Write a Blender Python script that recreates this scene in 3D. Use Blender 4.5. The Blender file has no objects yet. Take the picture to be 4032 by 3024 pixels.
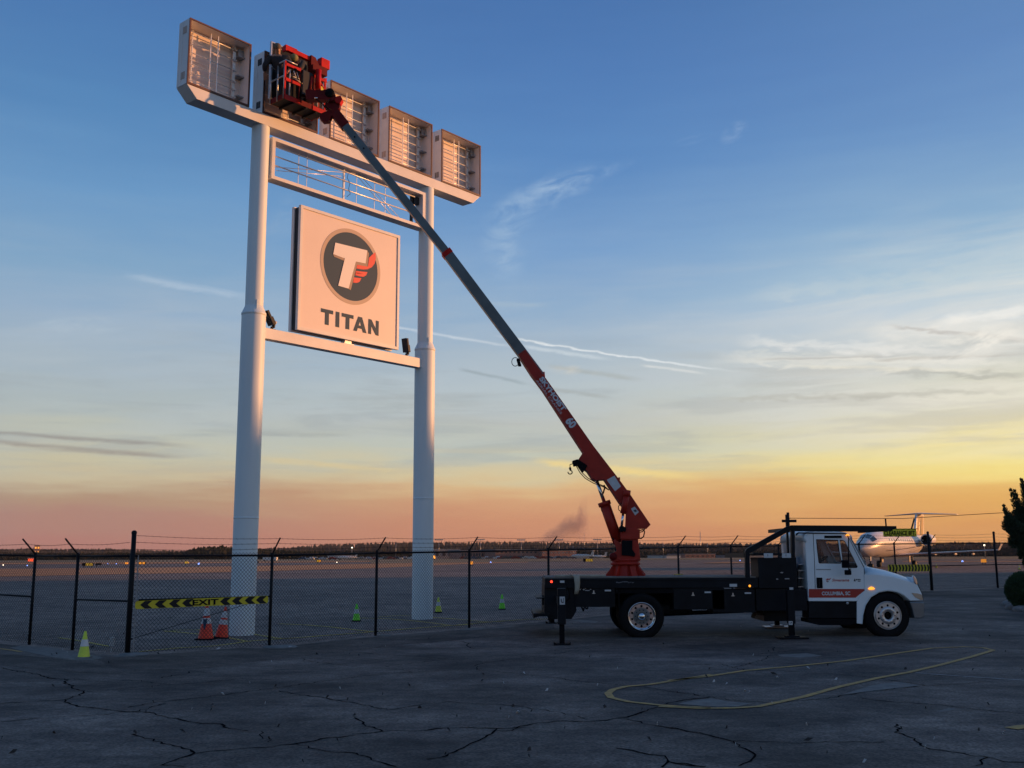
import bpy, bmesh, math, random
from mathutils import Vector, Matrix
random.seed(7)
sc = bpy.context.scene
HAZE = .00005                             # density of the air
COL = sc.collection
PI = math.pi

# ------------------------------------------------------------------ camera
HC = 1.8                                  # eye height
TH = math.radians(9.38); RO = math.radians(-0.2165)
FPX = 2251.65                             # focal length on a 2212 px wide picture
cam_d = bpy.data.cameras.new('camera'); cam = bpy.data.objects.new('camera', cam_d); COL.objects.link(cam)
cam_d.sensor_width = 36; cam_d.lens = FPX / 2212 * 36; cam_d.clip_start = .1; cam_d.clip_end = 20000
_up0 = Vector((0, -math.sin(TH), math.cos(TH))); _r0 = Vector((1, 0, 0)); _fw = Vector((0, math.cos(TH), math.sin(TH)))
_c, _s = math.cos(RO), math.sin(RO)
_r = _r0 * _c + _up0 * _s; _u = _up0 * _c - _r0 * _s
M = Matrix((( _r.x, _u.x, -_fw.x, 0), (_r.y, _u.y, -_fw.y, 0), (_r.z, _u.z, -_fw.z, HC), (0, 0, 0, 1)))
cam.matrix_world = M
sc.camera = cam
C0 = Vector((0, 0, HC))
def ray(x, y):                            # x, y on the 4032 x 3024 survey picture
    x = x / 1.8228 - 1106; y = 829.5 - y / 1.8228
    x, y = _c * x - _s * y, _s * x + _c * y
    return Vector((x, FPX * math.cos(TH) - y * math.sin(TH), FPX * math.sin(TH) + y * math.cos(TH)))
def gz(y): return .0195 * (min(max(y, 21.5), 43.5) - 21.5)
def G(x, y):                              # ground point
    d = ray(x, y); t = -HC / d.z
    for i in range(20): t = (gz(t * d.y) - HC) / d.z
    return C0 + d * t
def at(x, y, Y):
    d = ray(x, y); return C0 + d * (Y / d.y)
CR = dict(c1=(660, 40, .36166), c2=(1200, 280, .36166), c3=(900, 780, .42194), H=(1000, 120, .21704), c5=(2000, 1300, .60293),
          c6=(2050, 1950, .39177), c7=(2800, 1950, .40687), c8=(3300, 1900, .36166), cl=(0, 2050, .36166), ce=(450, 2050, .33159),
          cm=(1100, 2050, .33159), cn=(1600, 2000, .36166), gl=(0, 2450, .63291), gm=(1400, 2450, .63291), gr=(2632, 2450, .63291),
          m=(0, 0, 1.8228), f=(0, 0, 1))
def fp(k, x, y): a = CR[k]; return (a[0] + x * a[2], a[1] + y * a[2])
def P(k, x, y, Y): return at(*fp(k, x, y), Y)
def XZ(k, x, y, Y): p = P(k, x, y, Y); return (p.x, p.z)
def GP(k, x, y): return G(*fp(k, x, y))

# ------------------------------------------------------------------ world, sun, exposure
SUN_AZ = math.radians(15); SUN_EL = math.radians(5)
SD = Vector((math.cos(SUN_AZ) * math.cos(SUN_EL), math.sin(SUN_AZ) * math.cos(SUN_EL), math.sin(SUN_EL)))
def lin(h, k=1.0):
    h = h.lstrip('#'); o = []
    for i in (0, 2, 4):
        v = int(h[i:i+2], 16) / 255; o.append((v / 12.92 if v <= .04045 else ((v + .055) / 1.055) ** 2.4) * k)
    return (*o, 1)
w = bpy.data.worlds.new("World"); sc.world = w; w.use_nodes = True
nt = w.node_tree; nt.nodes.clear(); NN = nt.nodes; LK = nt.links
def mth(op, a, b=None, c=None, clamp=False):
    n = NN.new('ShaderNodeMath'); n.operation = op; n.use_clamp = clamp
    for i, v in enumerate((a, b, c)):
        if v is None: continue
        if isinstance(v, (int, float)): n.inputs[i].default_value = v
        else: LK.new(v, n.inputs[i])
    return n.outputs[0]
def comb(x, y, z=0.0):
    n = NN.new('ShaderNodeCombineXYZ')
    for i, v in enumerate((x, y, z)):
        if isinstance(v, (int, float)): n.inputs[i].default_value = v
        else: LK.new(v, n.inputs[i])
    return n.outputs[0]
def noise(vec, scale, detail=3, rough=.5, dist=0.0):
    n = NN.new('ShaderNodeTexNoise'); LK.new(vec, n.inputs['Vector']); n.inputs['Scale'].default_value = scale
    n.inputs['Detail'].default_value = detail; n.inputs['Roughness'].default_value = rough; n.inputs['Distortion'].default_value = dist
    return n.outputs[0]
def smooth(v, a, b, lo=0.0, hi=1.0):
    n = NN.new('ShaderNodeMapRange'); n.interpolation_type = 'SMOOTHSTEP'; LK.new(v, n.inputs[0])
    for i, q in enumerate((a, b, lo, hi)): n.inputs[i + 1].default_value = q
    return n.outputs[0]
def mix(fac, a, b, mode='MIX'):
    n = NN.new('ShaderNodeMixRGB'); n.blend_type = mode
    for i, v in enumerate((fac, a, b)):
        if isinstance(v, (int, float)): n.inputs[i].default_value = v
        elif isinstance(v, tuple): n.inputs[i].default_value = v
        else: LK.new(v, n.inputs[i])
    return n.outputs[0]
def ramp(v, stops):
    n = NN.new('ShaderNodeValToRGB'); LK.new(v, n.inputs[0]); e = n.color_ramp.elements
    while len(e) < len(stops): e.new(.5)
    for k, (p, c) in enumerate(stops): e[k].position = p; e[k].color = c
    return n.outputs[0]
tc = NN.new('ShaderNodeTexCoord'); sx = NN.new('ShaderNodeSeparateXYZ'); LK.new(tc.outputs['Generated'], sx.inputs[0])
DX, DY, DZ = sx.outputs
AZ = mth('ARCTAN2', DX, DY)               # compass bearing, 0 = straight ahead
EL = mth('ARCSINE', DZ)
def azel(px, py):
    d = ray(px * 1.8228, py * 1.8228).normalized(); return math.atan2(d.x, d.y), math.asin(d.z)
def elp(py): return math.radians(9.38) + math.atan((829.5 - py) / FPX)
# low soft unevenness of the smoke bank near the horizon
wob = noise(comb(mth('MULTIPLY', AZ, 3.0), mth('MULTIPLY', EL, 14.0)), 1.6, 4, .55, .3)
wob2 = noise(comb(mth('MULTIPLY', AZ, 4.0), mth('MULTIPLY', EL, 46.0)), 1.5, 4, .55, .2)
elw = mth('ADD', EL, mth('MULTIPLY', mth('SUBTRACT', wob, .5), .040))
elw = mth('ADD', elw, mth('MULTIPLY', mth('SUBTRACT', wob2, .5), .024))
SQ = mth('SQRT', mth('MAXIMUM', mth('DIVIDE', elw, 1.5708), 0.0))
def st(lst): return [(math.sqrt(max(elp(py), 0) / 1.5708) if py is not None else 1.0, lin(c)) for py, c in lst]
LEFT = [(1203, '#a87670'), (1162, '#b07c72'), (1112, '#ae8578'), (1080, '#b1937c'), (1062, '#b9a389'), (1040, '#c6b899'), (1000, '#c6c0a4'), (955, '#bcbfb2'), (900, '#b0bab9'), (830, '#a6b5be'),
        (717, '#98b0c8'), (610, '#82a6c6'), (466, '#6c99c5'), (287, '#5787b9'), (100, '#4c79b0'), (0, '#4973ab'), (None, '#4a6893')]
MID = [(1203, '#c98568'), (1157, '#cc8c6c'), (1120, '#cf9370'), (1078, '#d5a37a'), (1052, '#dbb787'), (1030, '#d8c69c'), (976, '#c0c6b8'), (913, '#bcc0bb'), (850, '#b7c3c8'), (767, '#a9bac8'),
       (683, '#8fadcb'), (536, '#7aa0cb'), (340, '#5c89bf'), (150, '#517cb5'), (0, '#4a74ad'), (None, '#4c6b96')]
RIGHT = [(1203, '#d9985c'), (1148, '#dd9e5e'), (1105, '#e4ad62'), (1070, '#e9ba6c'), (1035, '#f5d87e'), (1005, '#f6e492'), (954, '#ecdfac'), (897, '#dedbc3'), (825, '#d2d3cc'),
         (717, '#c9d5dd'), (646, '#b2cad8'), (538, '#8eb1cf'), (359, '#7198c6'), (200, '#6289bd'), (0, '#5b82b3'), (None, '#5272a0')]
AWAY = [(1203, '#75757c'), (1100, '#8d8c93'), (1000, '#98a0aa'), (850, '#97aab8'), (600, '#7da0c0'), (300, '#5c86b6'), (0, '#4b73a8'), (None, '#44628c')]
CS = mth('ADD', mth('MULTIPLY', DX, math.cos(SUN_AZ)), mth('MULTIPLY', DY, math.sin(SUN_AZ)))
t0 = smooth(CS, -.42, -.13); t1 = smooth(CS, -.13, .31); t2 = smooth(CS, .27, .68)
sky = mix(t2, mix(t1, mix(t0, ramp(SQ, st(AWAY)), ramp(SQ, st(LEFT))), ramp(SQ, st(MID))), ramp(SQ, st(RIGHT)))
# high thin cloud, stretched in long streaks
sv = comb(mth('ADD', mth('MULTIPLY', AZ, 2.2), mth('MULTIPLY', EL, 1.5)), mth('SUBTRACT', mth('MULTIPLY', EL, 16.0), mth('MULTIPLY', AZ, 1.1)))
n1 = noise(sv, 1.7, 7, .58, .5); n2 = noise(sv, 5.5, 6, .6, .6)
band = mth('MULTIPLY', smooth(EL, .05, .13), smooth(EL, .34, .17))
veil = mth('MULTIPLY', mth('MULTIPLY', smooth(n1, .38, .66), band), mth('ADD', .35, mth('MULTIPLY', n2, .75)))
ccol = mix(t2, lin('#b9c4cc'), lin('#efe9dc'))
sky = mix(mth('MULTIPLY', veil, mth('ADD', .40, mth('MULTIPLY', t2, .45))), sky, ccol)
n3 = noise(comb(mth('MULTIPLY', AZ, 3.1), mth('MULTIPLY', EL, 30.0), 3.3), 1.5, 6, .6, .5)
greyb = mth('MULTIPLY', mth('MULTIPLY', smooth(n3, .47, .64), mth('MULTIPLY', smooth(EL, .055, .10), smooth(EL, .24, .15))), .38)
sky = mix(greyb, sky, mix(t2, lin('#9ca5aa'), lin('#c0bbb0')))
n5 = noise(comb(mth('MULTIPLY', AZ, 2.6), mth('MULTIPLY', EL, 42.0), 8.1), 1.5, 5, .55, .4)
glowb = mth('MULTIPLY', mth('MULTIPLY', smooth(n5, .50, .68), mth('MULTIPLY', smooth(EL, .05, .075), smooth(EL, .115, .085))), .38)
sky = mix(glowb, sky, mix(t2, lin('#dcc79a'), lin('#fbe6a0')))
fine = noise(comb(mth('MULTIPLY', AZ, 22.0), mth('MULTIPLY', EL, 70.0)), 2.0, 5, .6, .4)
def streak(x0, y0, x1, y1, wpx, col, amt, rag=.6):
    global sky
    a0, e0 = azel(x0, y0); a1, e1 = azel(x1, y1); k = (e1 - e0) / (a1 - a0); L = abs(a1 - a0)
    v = mth('SUBTRACT', mth('SUBTRACT', EL, e0), mth('MULTIPLY', mth('SUBTRACT', AZ, a0), k))
    v = mth('ADD', v, mth('MULTIPLY', mth('SUBTRACT', fine, .5), rag * wpx / FPX * 2.2))
    g = smooth(mth('ABSOLUTE', v), 0, wpx / FPX, 1, 0)
    r = mth('MULTIPLY', smooth(AZ, min(a0, a1) - L * .05, min(a0, a1) + L * .15), smooth(AZ, max(a0, a1) - L * .3, max(a0, a1) + L * .05, 1, 0))
    f = mth('MULTIPLY', mth('MULTIPLY', g, r), mth('MULTIPLY', mth('ADD', .45, fine), amt), clamp=True)
    sky = mix(f, sky, lin(col))
streak(1080, 726, 1600, 804, 4, '#e4e9eb', .8, 1.4); streak(1120, 746, 1330, 778, 7, '#d6dfe4', .5); streak(820, 700, 1130, 752, 5, '#dfe5ea', .42)
streak(1385, 789, 1530, 808, 5, '#e8e8e4', .55); streak(270, 595, 560, 645, 12, '#b4c6d8', .5)
streak(-60, 930, 425, 964, 7, '#95918d', .7); streak(-60, 950, 410, 989, 8, '#978f88', .65); streak(60, 968, 420, 990, 5, '#98908a', .3)
streak(990, 796, 1150, 832, 6, '#93a1a8', .6); streak(1180, 790, 1400, 822, 9, '#a7aca8', .5); streak(1150, 995, 1540, 1035, 13, '#f4d88c', .7)
streak(1150, 835, 1330, 860, 7, '#a3a8a6', .5); streak(1550, 860, 2260, 840, 10, '#adaba0', .45, 1.4); streak(1900, 800, 2260, 815, 12, '#a9a9a2', .5, 1.5)
streak(560, 990, 900, 1022, 9, '#dcc795', .5); streak(520, 935, 780, 940, 9, '#9aa0a1', .4)
streak(1620, 640, 2260, 560, 26, '#c7d2d6', .4, 1.2); streak(1550, 770, 2260, 790, 22, '#e8e6dc', .55, 1.2); streak(1040, 655, 1190, 660, 8, '#a9bccb', .4)
streak(1870, 720, 2240, 700, 24, '#e9e7e0', .55, 1.2); streak(700, 862, 1090, 850, 10, '#a6adb0', .4)
streak(1600, 738, 2150, 762, 17, '#f1efe9', .5, 1.4); streak(1770, 772, 2240, 784, 8, '#f2eee2', .42, 1.6); streak(2030, 694, 2270, 664, 16, '#f8f5ee', .6, 1.0)
streak(1640, 776, 1960, 768, 4, '#bab9b6', .6, 1.2); streak(1880, 778, 2240, 764, 5, '#bdb8b0', .6, 1.2); streak(1920, 704, 2270, 738, 7, '#b6b1ac', .55, 1.6); streak(1700, 790, 2200, 800, 7, '#efe9d6', .45, 1.2)
def blob(px, py, rx, ry, tilt, col, amt):
    global sky
    a0, e0 = azel(px, py); dx = mth('SUBTRACT', AZ, a0); dy = mth('SUBTRACT', EL, e0)
    cr, sr = math.cos(tilt), math.sin(tilt)
    u_ = mth('DIVIDE', mth('ADD', mth('MULTIPLY', dx, cr), mth('MULTIPLY', dy, sr)), rx / FPX)
    v_ = mth('DIVIDE', mth('SUBTRACT', mth('MULTIPLY', dy, cr), mth('MULTIPLY', dx, sr)), ry / FPX)
    r2 = mth('SQRT', mth('ADD', mth('MULTIPLY', u_, u_), mth('MULTIPLY', v_, v_)))
    f = mth('MULTIPLY', smooth(r2, .15, 1, 1, 0), mth('MULTIPLY', smooth(n4, .36, .72), amt), clamp=True)
    sky = mix(f, sky, lin(col))
n4 = noise(comb(mth('ADD', mth('MULTIPLY', AZ, 12.0), mth('MULTIPLY', EL, 10.0)), mth('SUBTRACT', mth('MULTIPLY', EL, 34.0), mth('MULTIPLY', AZ, 9.0))), 1.6, 6, .6, .7)
blob(1585, 285, 40, 22, .5, '#a9bfdb', .9); blob(1500, 300, 60, 12, .2, '#94b0d4', .7); blob(1190, 415, 160, 48, .35, '#9db8d6', .85)
blob(1110, 470, 60, 60, 1.2, '#97b4d3', .7); blob(180, 702, 110, 22, .1, '#b8c7d2', 1.0); blob(1310, 370, 80, 18, .3, '#90afd4', .7)
blob(600, 500, 120, 50, 1.0, '#86a6c8', .6); blob(1235, 800, 75, 16, -.1, '#d8d2c6', 1.0); blob(1085, 540, 60, 110, .2, '#9db8d4', .7)
blob(2120, 740, 170, 45, .1, '#f2eee4', 1.1); blob(2050, 700, 60, 18, .1, '#f4f0e6', .9)
skn = NN.new('ShaderNodeTexSky'); skn.sky_type = 'NISHITA'; skn.sun_disc = False
skn.sun_elevation = SUN_EL; skn.sun_rotation = math.radians(90) - SUN_AZ
sky = mix(1.0, sky, mix(1.0, skn.outputs[0], (.0012, .0012, .0014, 1), 'MULTIPLY'), 'ADD')
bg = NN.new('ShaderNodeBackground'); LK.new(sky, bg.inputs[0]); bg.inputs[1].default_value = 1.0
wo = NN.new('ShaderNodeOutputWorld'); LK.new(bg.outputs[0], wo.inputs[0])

sl = bpy.data.lights.new('sun', 'SUN'); sl.energy = 5.0; sl.angle = math.radians(.7); sl.color = (1.0, .43, .15)
so = bpy.data.objects.new('sun', sl); COL.objects.link(so); so.rotation_euler = SD.to_track_quat('Z', 'Y').to_euler()
so.location = (60, 20, 30)
sc.view_settings.view_transform = 'Standard'; sc.view_settings.look = 'None'; sc.view_settings.gamma = 1; sc.view_settings.exposure = 0
sc.view_settings.use_curve_mapping = False

# ------------------------------------------------------------------ materials
def mat(name, col, rough=.6, metal=0.0, var=0.0, vs=3.0, bump=0.0, bs=30.0, emit=None, es=0.0, alpha=1.0, spec=.5, col2=None, stretch=None, trans=0.0):
    m = bpy.data.materials.new(name); m.use_nodes = True; t = m.node_tree; b = t.nodes['Principled BSDF']
    col = (*col[:3], 1)
    b.inputs['Base Color'].default_value = col; b.inputs['Roughness'].default_value = rough; b.inputs['Metallic'].default_value = metal
    b.inputs['Specular IOR Level'].default_value = spec
    if emit: b.inputs['Emission Color'].default_value = (*emit[:3], 1); b.inputs['Emission Strength'].default_value = es
    if alpha < 1: b.inputs['Alpha'].default_value = alpha
    if trans: b.inputs['Transmission Weight'].default_value = trans
    if var or bump or col2:
        tcn = t.nodes.new('ShaderNodeTexCoord'); src = tcn.outputs['Object']
        if stretch:
            mp = t.nodes.new('ShaderNodeMapping'); mp.inputs['Scale'].default_value = stretch; t.links.new(src, mp.inputs[0]); src = mp.outputs[0]
        if var or col2:
            n = t.nodes.new('ShaderNodeTexNoise'); n.inputs['Scale'].default_value = vs; n.inputs['Detail'].default_value = 6; n.inputs['Roughness'].default_value = .6
            t.links.new(src, n.inputs['Vector']); r = t.nodes.new('ShaderNodeValToRGB'); t.links.new(n.outputs[0], r.inputs[0])
            e = r.color_ramp.elements; e[0].position = .32; e[1].position = .7
            c2 = (*col2[:3], 1) if col2 else tuple(min(1, v * (1 + var)) for v in col[:3]) + (1,)
            e[0].color = tuple(v * (1 - var) for v in col[:3]) + (1,) if not col2 else col; e[1].color = c2
            t.links.new(r.outputs[0], b.inputs['Base Color'])
        if bump:
            n = t.nodes.new('ShaderNodeTexNoise'); n.inputs['Scale'].default_value = bs; n.inputs['Detail'].default_value = 5
            t.links.new(src, n.inputs['Vector']); bp = t.nodes.new('ShaderNodeBump'); bp.inputs['Strength'].default_value = bump; bp.inputs['Distance'].default_value = .01
            t.links.new(n.outputs[0], bp.inputs['Height']); t.links.new(bp.outputs[0], b.inputs['Normal'])
    return m
def asphalt(name, c0, c1, grain=1.0, big=.35, wear=.6):
    m = bpy.data.materials.new(name); m.use_nodes = True; t = m.node_tree; b = t.nodes['Principled BSDF']
    tcn = t.nodes.new('ShaderNodeTexCoord')
    def nz(s, d, st=(1, 1, 1), r=.6):
        mp = t.nodes.new('ShaderNodeMapping'); mp.inputs['Scale'].default_value = st; t.links.new(tcn.outputs['Object'], mp.inputs[0])
        n = t.nodes.new('ShaderNodeTexNoise'); n.inputs['Scale'].default_value = s; n.inputs['Detail'].default_value = d; n.inputs['Roughness'].default_value = r
        t.links.new(mp.outputs[0], n.inputs['Vector']); return n.outputs[0]
    a = nz(big, 8, (1, 1, 1)); g = nz(30 * grain, 4); g2 = nz(5.5 * grain, 6); l = nz(1.1, 6, (.7, 1.0, 1)); sp = nz(160 * grain, 1)
    def rmp(v, p0, k0, p1, k1):
        r = t.nodes.new('ShaderNodeValToRGB'); t.links.new(v, r.inputs[0]); e = r.color_ramp.elements
        e[0].position = p0; e[0].color = k0; e[1].position = p1; e[1].color = k1; return r.outputs[0]
    base = rmp(a, .36, (*c0, 1), .66, (*c1, 1))
    def mul(x, y, f=1.0, mode='MULTIPLY'):
        q = t.nodes.new('ShaderNodeMixRGB'); q.blend_type = mode; q.inputs[0].default_value = f; t.links.new(x, q.inputs[1]); t.links.new(y, q.inputs[2]); return q.outputs[0]
    base = mul(base, rmp(l, .35, (.58, .58, .60, 1), .7, (1.5, 1.47, 1.42, 1)), wear)
    base = mul(base, rmp(g, .34, (.42, .42, .42, 1), .66, (1.7, 1.7, 1.7, 1)), .85)
    base = mul(base, rmp(g2, .34, (.66, .66, .67, 1), .68, (1.36, 1.34, 1.32, 1)), .8)
    base = mul(base, rmp(sp, .62, (1, 1, 1, 1), .74, (2.3, 2.2, 2.1, 1)), .6)
    t.links.new(base, b.inputs['Base Color']); b.inputs['Roughness'].default_value = .88; b.inputs['Specular IOR Level'].default_value = .3
    bp = t.nodes.new('ShaderNodeBump'); bp.inputs['Strength'].default_value = .6; bp.inputs['Distance'].default_value = .006; t.links.new(g, bp.inputs['Height']); t.links.new(bp.outputs[0], b.inputs['Normal'])
    return m
MT = dict(
 lot=asphalt('lot_asphalt', (.044, .036, .032), (.165, .132, .113), 1.0, .3, 1.0),
 lot2=asphalt('dark_asphalt', (.045, .036, .031), (.120, .095, .080), 1.0, .5, 1.0),
 apron=asphalt('apron_asphalt', (.165, .125, .105), (.270, .205, .170), .5, .08, .7),
 crack=mat('crack', (.009, .009, .010), 1, spec=.0), patch=mat('worn_patch', (.16, .145, .13), .9, var=.3, vs=6, bump=.4),
 yline=mat('yellow_line', (.58, .33, .08), .85, col2=(.26, .17, .08), vs=9), yline2=mat('yellow_line_bright', (.80, .55, .10), .85, col2=(.45, .33, .10), vs=5),
 wline=mat('white_line', (.4, .4, .4), .85, col2=(.14, .14, .14), vs=7),
 conc=mat('concrete', (.17, .17, .165), .9, var=.3, vs=4, bump=.3),
 dirt=mat('dry_grass', (.48, .19, .08), 1, col2=(.68, .32, .13), vs=.25, stretch=(.3, 1, 1)), tan=mat('tan_grass', (.20, .15, .085), 1, col2=(.30, .22, .12), vs=.15, stretch=(.2, 1, 1)),
 green=mat('field_grass', (.10, .10, .05), 1, col2=(.17, .14, .07), vs=.1, stretch=(.2, 1, 1)), taxi=mat('taxiway', (.17, .155, .145), .9, var=.2, vs=.2),
 white=mat('white_paint', (.74, .72, .70), .42, var=.07, vs=1.5, bump=.08, bs=12), polew=mat('pole_paint', (.72, .79, .80), .5, var=.06, vs=1.2, stretch=(1, 1, .2), bump=.1, bs=9),
 boxin=mat('cabinet_back', (.74, .63, .57), .55, var=.1, vs=2), brown=mat('bronze_frame', (.10, .035, .022), .5), rail=mat('aluminium_rail', (.72, .71, .70), .35, .4),
 dk=mat('dark_metal', (.02, .022, .027), .55, spec=.3), face=mat('sign_face', (.78, .67, .61), .45, var=.03, vs=1.0), gold=mat('ring_tan', (.47, .36, .29), .5), char=mat('charcoal_print', (.040, .080, .125), .6, spec=.2), sblk=mat('sign_black', (.016, .016, .018), .6, spec=.2),
 lets=mat('letter_side', (.30, .21, .17), .5), sred=mat('sign_red', (.75, .02, .02), .45), lface=mat('letter_face', (.80, .76, .74), .45),
 red=mat('boom_red', (.36, .020, .010), .5, spec=.3, var=.25, vs=2.5, bump=.08, bs=14), red2=mat('basket_red', (.52, .009, .005), .5, var=.3, vs=5, spec=.2), redd=mat('dark_red', (.13, .006, .006), .55, var=.3, vs=4, spec=.15), pnl=mat('panel_black', (.010, .011, .014), .6, spec=.15),
 steel=mat('boom_steel', (.090, .125, .145), .4, .15, var=.2, vs=2, stretch=(1, 1, 1)), chrome=mat('chrome', (.72, .74, .76), .16, 1.0), bump=mat('bumper_metal', (.16, .18, .20), .38, .6, var=.2, vs=3), syel=mat('clearance_yellow', (.85, .70, .03), .5), alu=mat('aluminium', (.50, .51, .52), .35, .7, var=.15, vs=8),
 black=mat('black_paint', (.005, .007, .011), .5, var=.4, vs=2.2, spec=.16), blk2=mat('black_plain', (.006, .006, .008), .8, spec=.1), tyre=mat('rubber', (.008, .008, .009), .85, spec=.15, bump=.4, bs=40),
 cab=mat('cab_white', (.76, .82, .84), .35, var=.06, vs=1.2), band=mat('door_red', (.36, .02, .015), .4), glass=mat('window_glass', (.05, .06, .06), .03, spec=.8, alpha=.32), dglass=mat('dark_glass', (.02, .025, .03), .05, spec=.9),
 seat=mat('seat_cloth', (.06, .065, .07), .9), wood=mat('deck_wood', (.20, .18, .155), .85, col2=(.11, .10, .09), vs=3, stretch=(.4, 4, 1)), tarp=mat('tan_tarp', (.36, .33, .26), .9, var=.25, vs=5),
 lab=mat('white_label', (.55, .57, .58), .6), txt=mat('vinyl_white', (.58, .62, .66), .5), txtd=mat('vinyl_dark', (.05, .05, .06), .5), txtr=mat('vinyl_red', (.42, .04, .05), .5),
 amber=mat('amber_lens', (.7, .22, .02), .3, emit=(1, .33, .03), es=1.8), tail=mat('red_lens', (.6, .02, .01), .3, emit=(1, .05, .02), es=2.5), lamp=mat('headlamp_lens', (.55, .40, .28), .15, spec=.8),
 yel=mat('sign_yellow', (.62, .52, .02), .5, var=.1, vs=4), coneg=mat('cone_green', (.22, .85, .04), .5, var=.1, vs=5), coney=mat('cone_lime', (.62, .70, .06), .5, var=.1, vs=5), coneo=mat('cone_orange', (.95, .065, .02), .5, var=.1, vs=6), refl=mat('cone_collar', (.62, .62, .62), .45, var=.12, vs=9),
 fence=mat('fence_black', (.006, .007, .010), .6, spec=.2), skin=mat('skin', (.40, .22, .15), .6), cloth=mat('dark_cloth', (.022, .024, .030), .9, bump=.4), cloth2=mat('grey_cloth', (.05, .05, .05), .9, bump=.4), hat=mat('knit_hat', (.14, .11, .08), .95, bump=.5, bs=50), vest=mat('olive_cloth', (.24, .22, .08), .9),
 leafd=mat('juniper_green', (.012, .028, .012), .9, col2=(.03, .055, .022), vs=4), bush=mat('bush_green', (.016, .045, .016), .85, col2=(.04, .085, .03), vs=6), bark=mat('bark', (.06, .045, .035), .95, bump=.5), oak=mat('tree_green', (.05, .075, .03), .9),
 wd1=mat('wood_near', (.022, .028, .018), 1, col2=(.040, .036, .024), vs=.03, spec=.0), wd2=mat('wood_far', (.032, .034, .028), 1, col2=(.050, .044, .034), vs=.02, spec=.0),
 stone=mat('pale_stone', (.22, .21, .20), .9, var=.3, vs=5, bump=.5), leaf=mat('fallen_leaf', (.025, .02, .018), .9), leafp=mat('pale_litter', (.45, .45, .44), .8),
 pw=mat('plane_white', (.72, .66, .61), .35), pg=mat('plane_gold', (.20, .105, .018), .35), pb=mat('plane_dark', (.02, .022, .03), .3), metal=mat('grey_metal', (.3, .31, .33), .4, .6),
 brick=mat('terminal_brick', (.40, .20, .15), .85, var=.2, vs=.2), winb=mat('window_dark', (.03, .035, .045), .3), grey=mat('grey_cladding', (.24, .25, .27), .7, var=.2, vs=.3), bwhite=mat('pale_cladding', (.62, .6, .58), .6),
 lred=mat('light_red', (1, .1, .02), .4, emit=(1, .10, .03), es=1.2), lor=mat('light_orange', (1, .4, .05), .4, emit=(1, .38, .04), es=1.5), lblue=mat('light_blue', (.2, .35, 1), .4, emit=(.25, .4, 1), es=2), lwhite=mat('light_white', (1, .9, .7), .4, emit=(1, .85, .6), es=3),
 sgy=mat('airfield_sign_yellow', (.75, .45, .03), .5, emit=(1, .55, .05), es=.35), sgr=mat('airfield_sign_red', (.7, .18, .03), .5, emit=(1, .35, .03), es=.9))
CARM = [mat('car_paint_%d' % i, c, .35) for i, c in enumerate([(.5, .5, .5), (.12, .12, .13), (.35, .36, .38), (.3, .04, .03), (.6, .6, .58), (.07, .09, .14)])]

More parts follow.
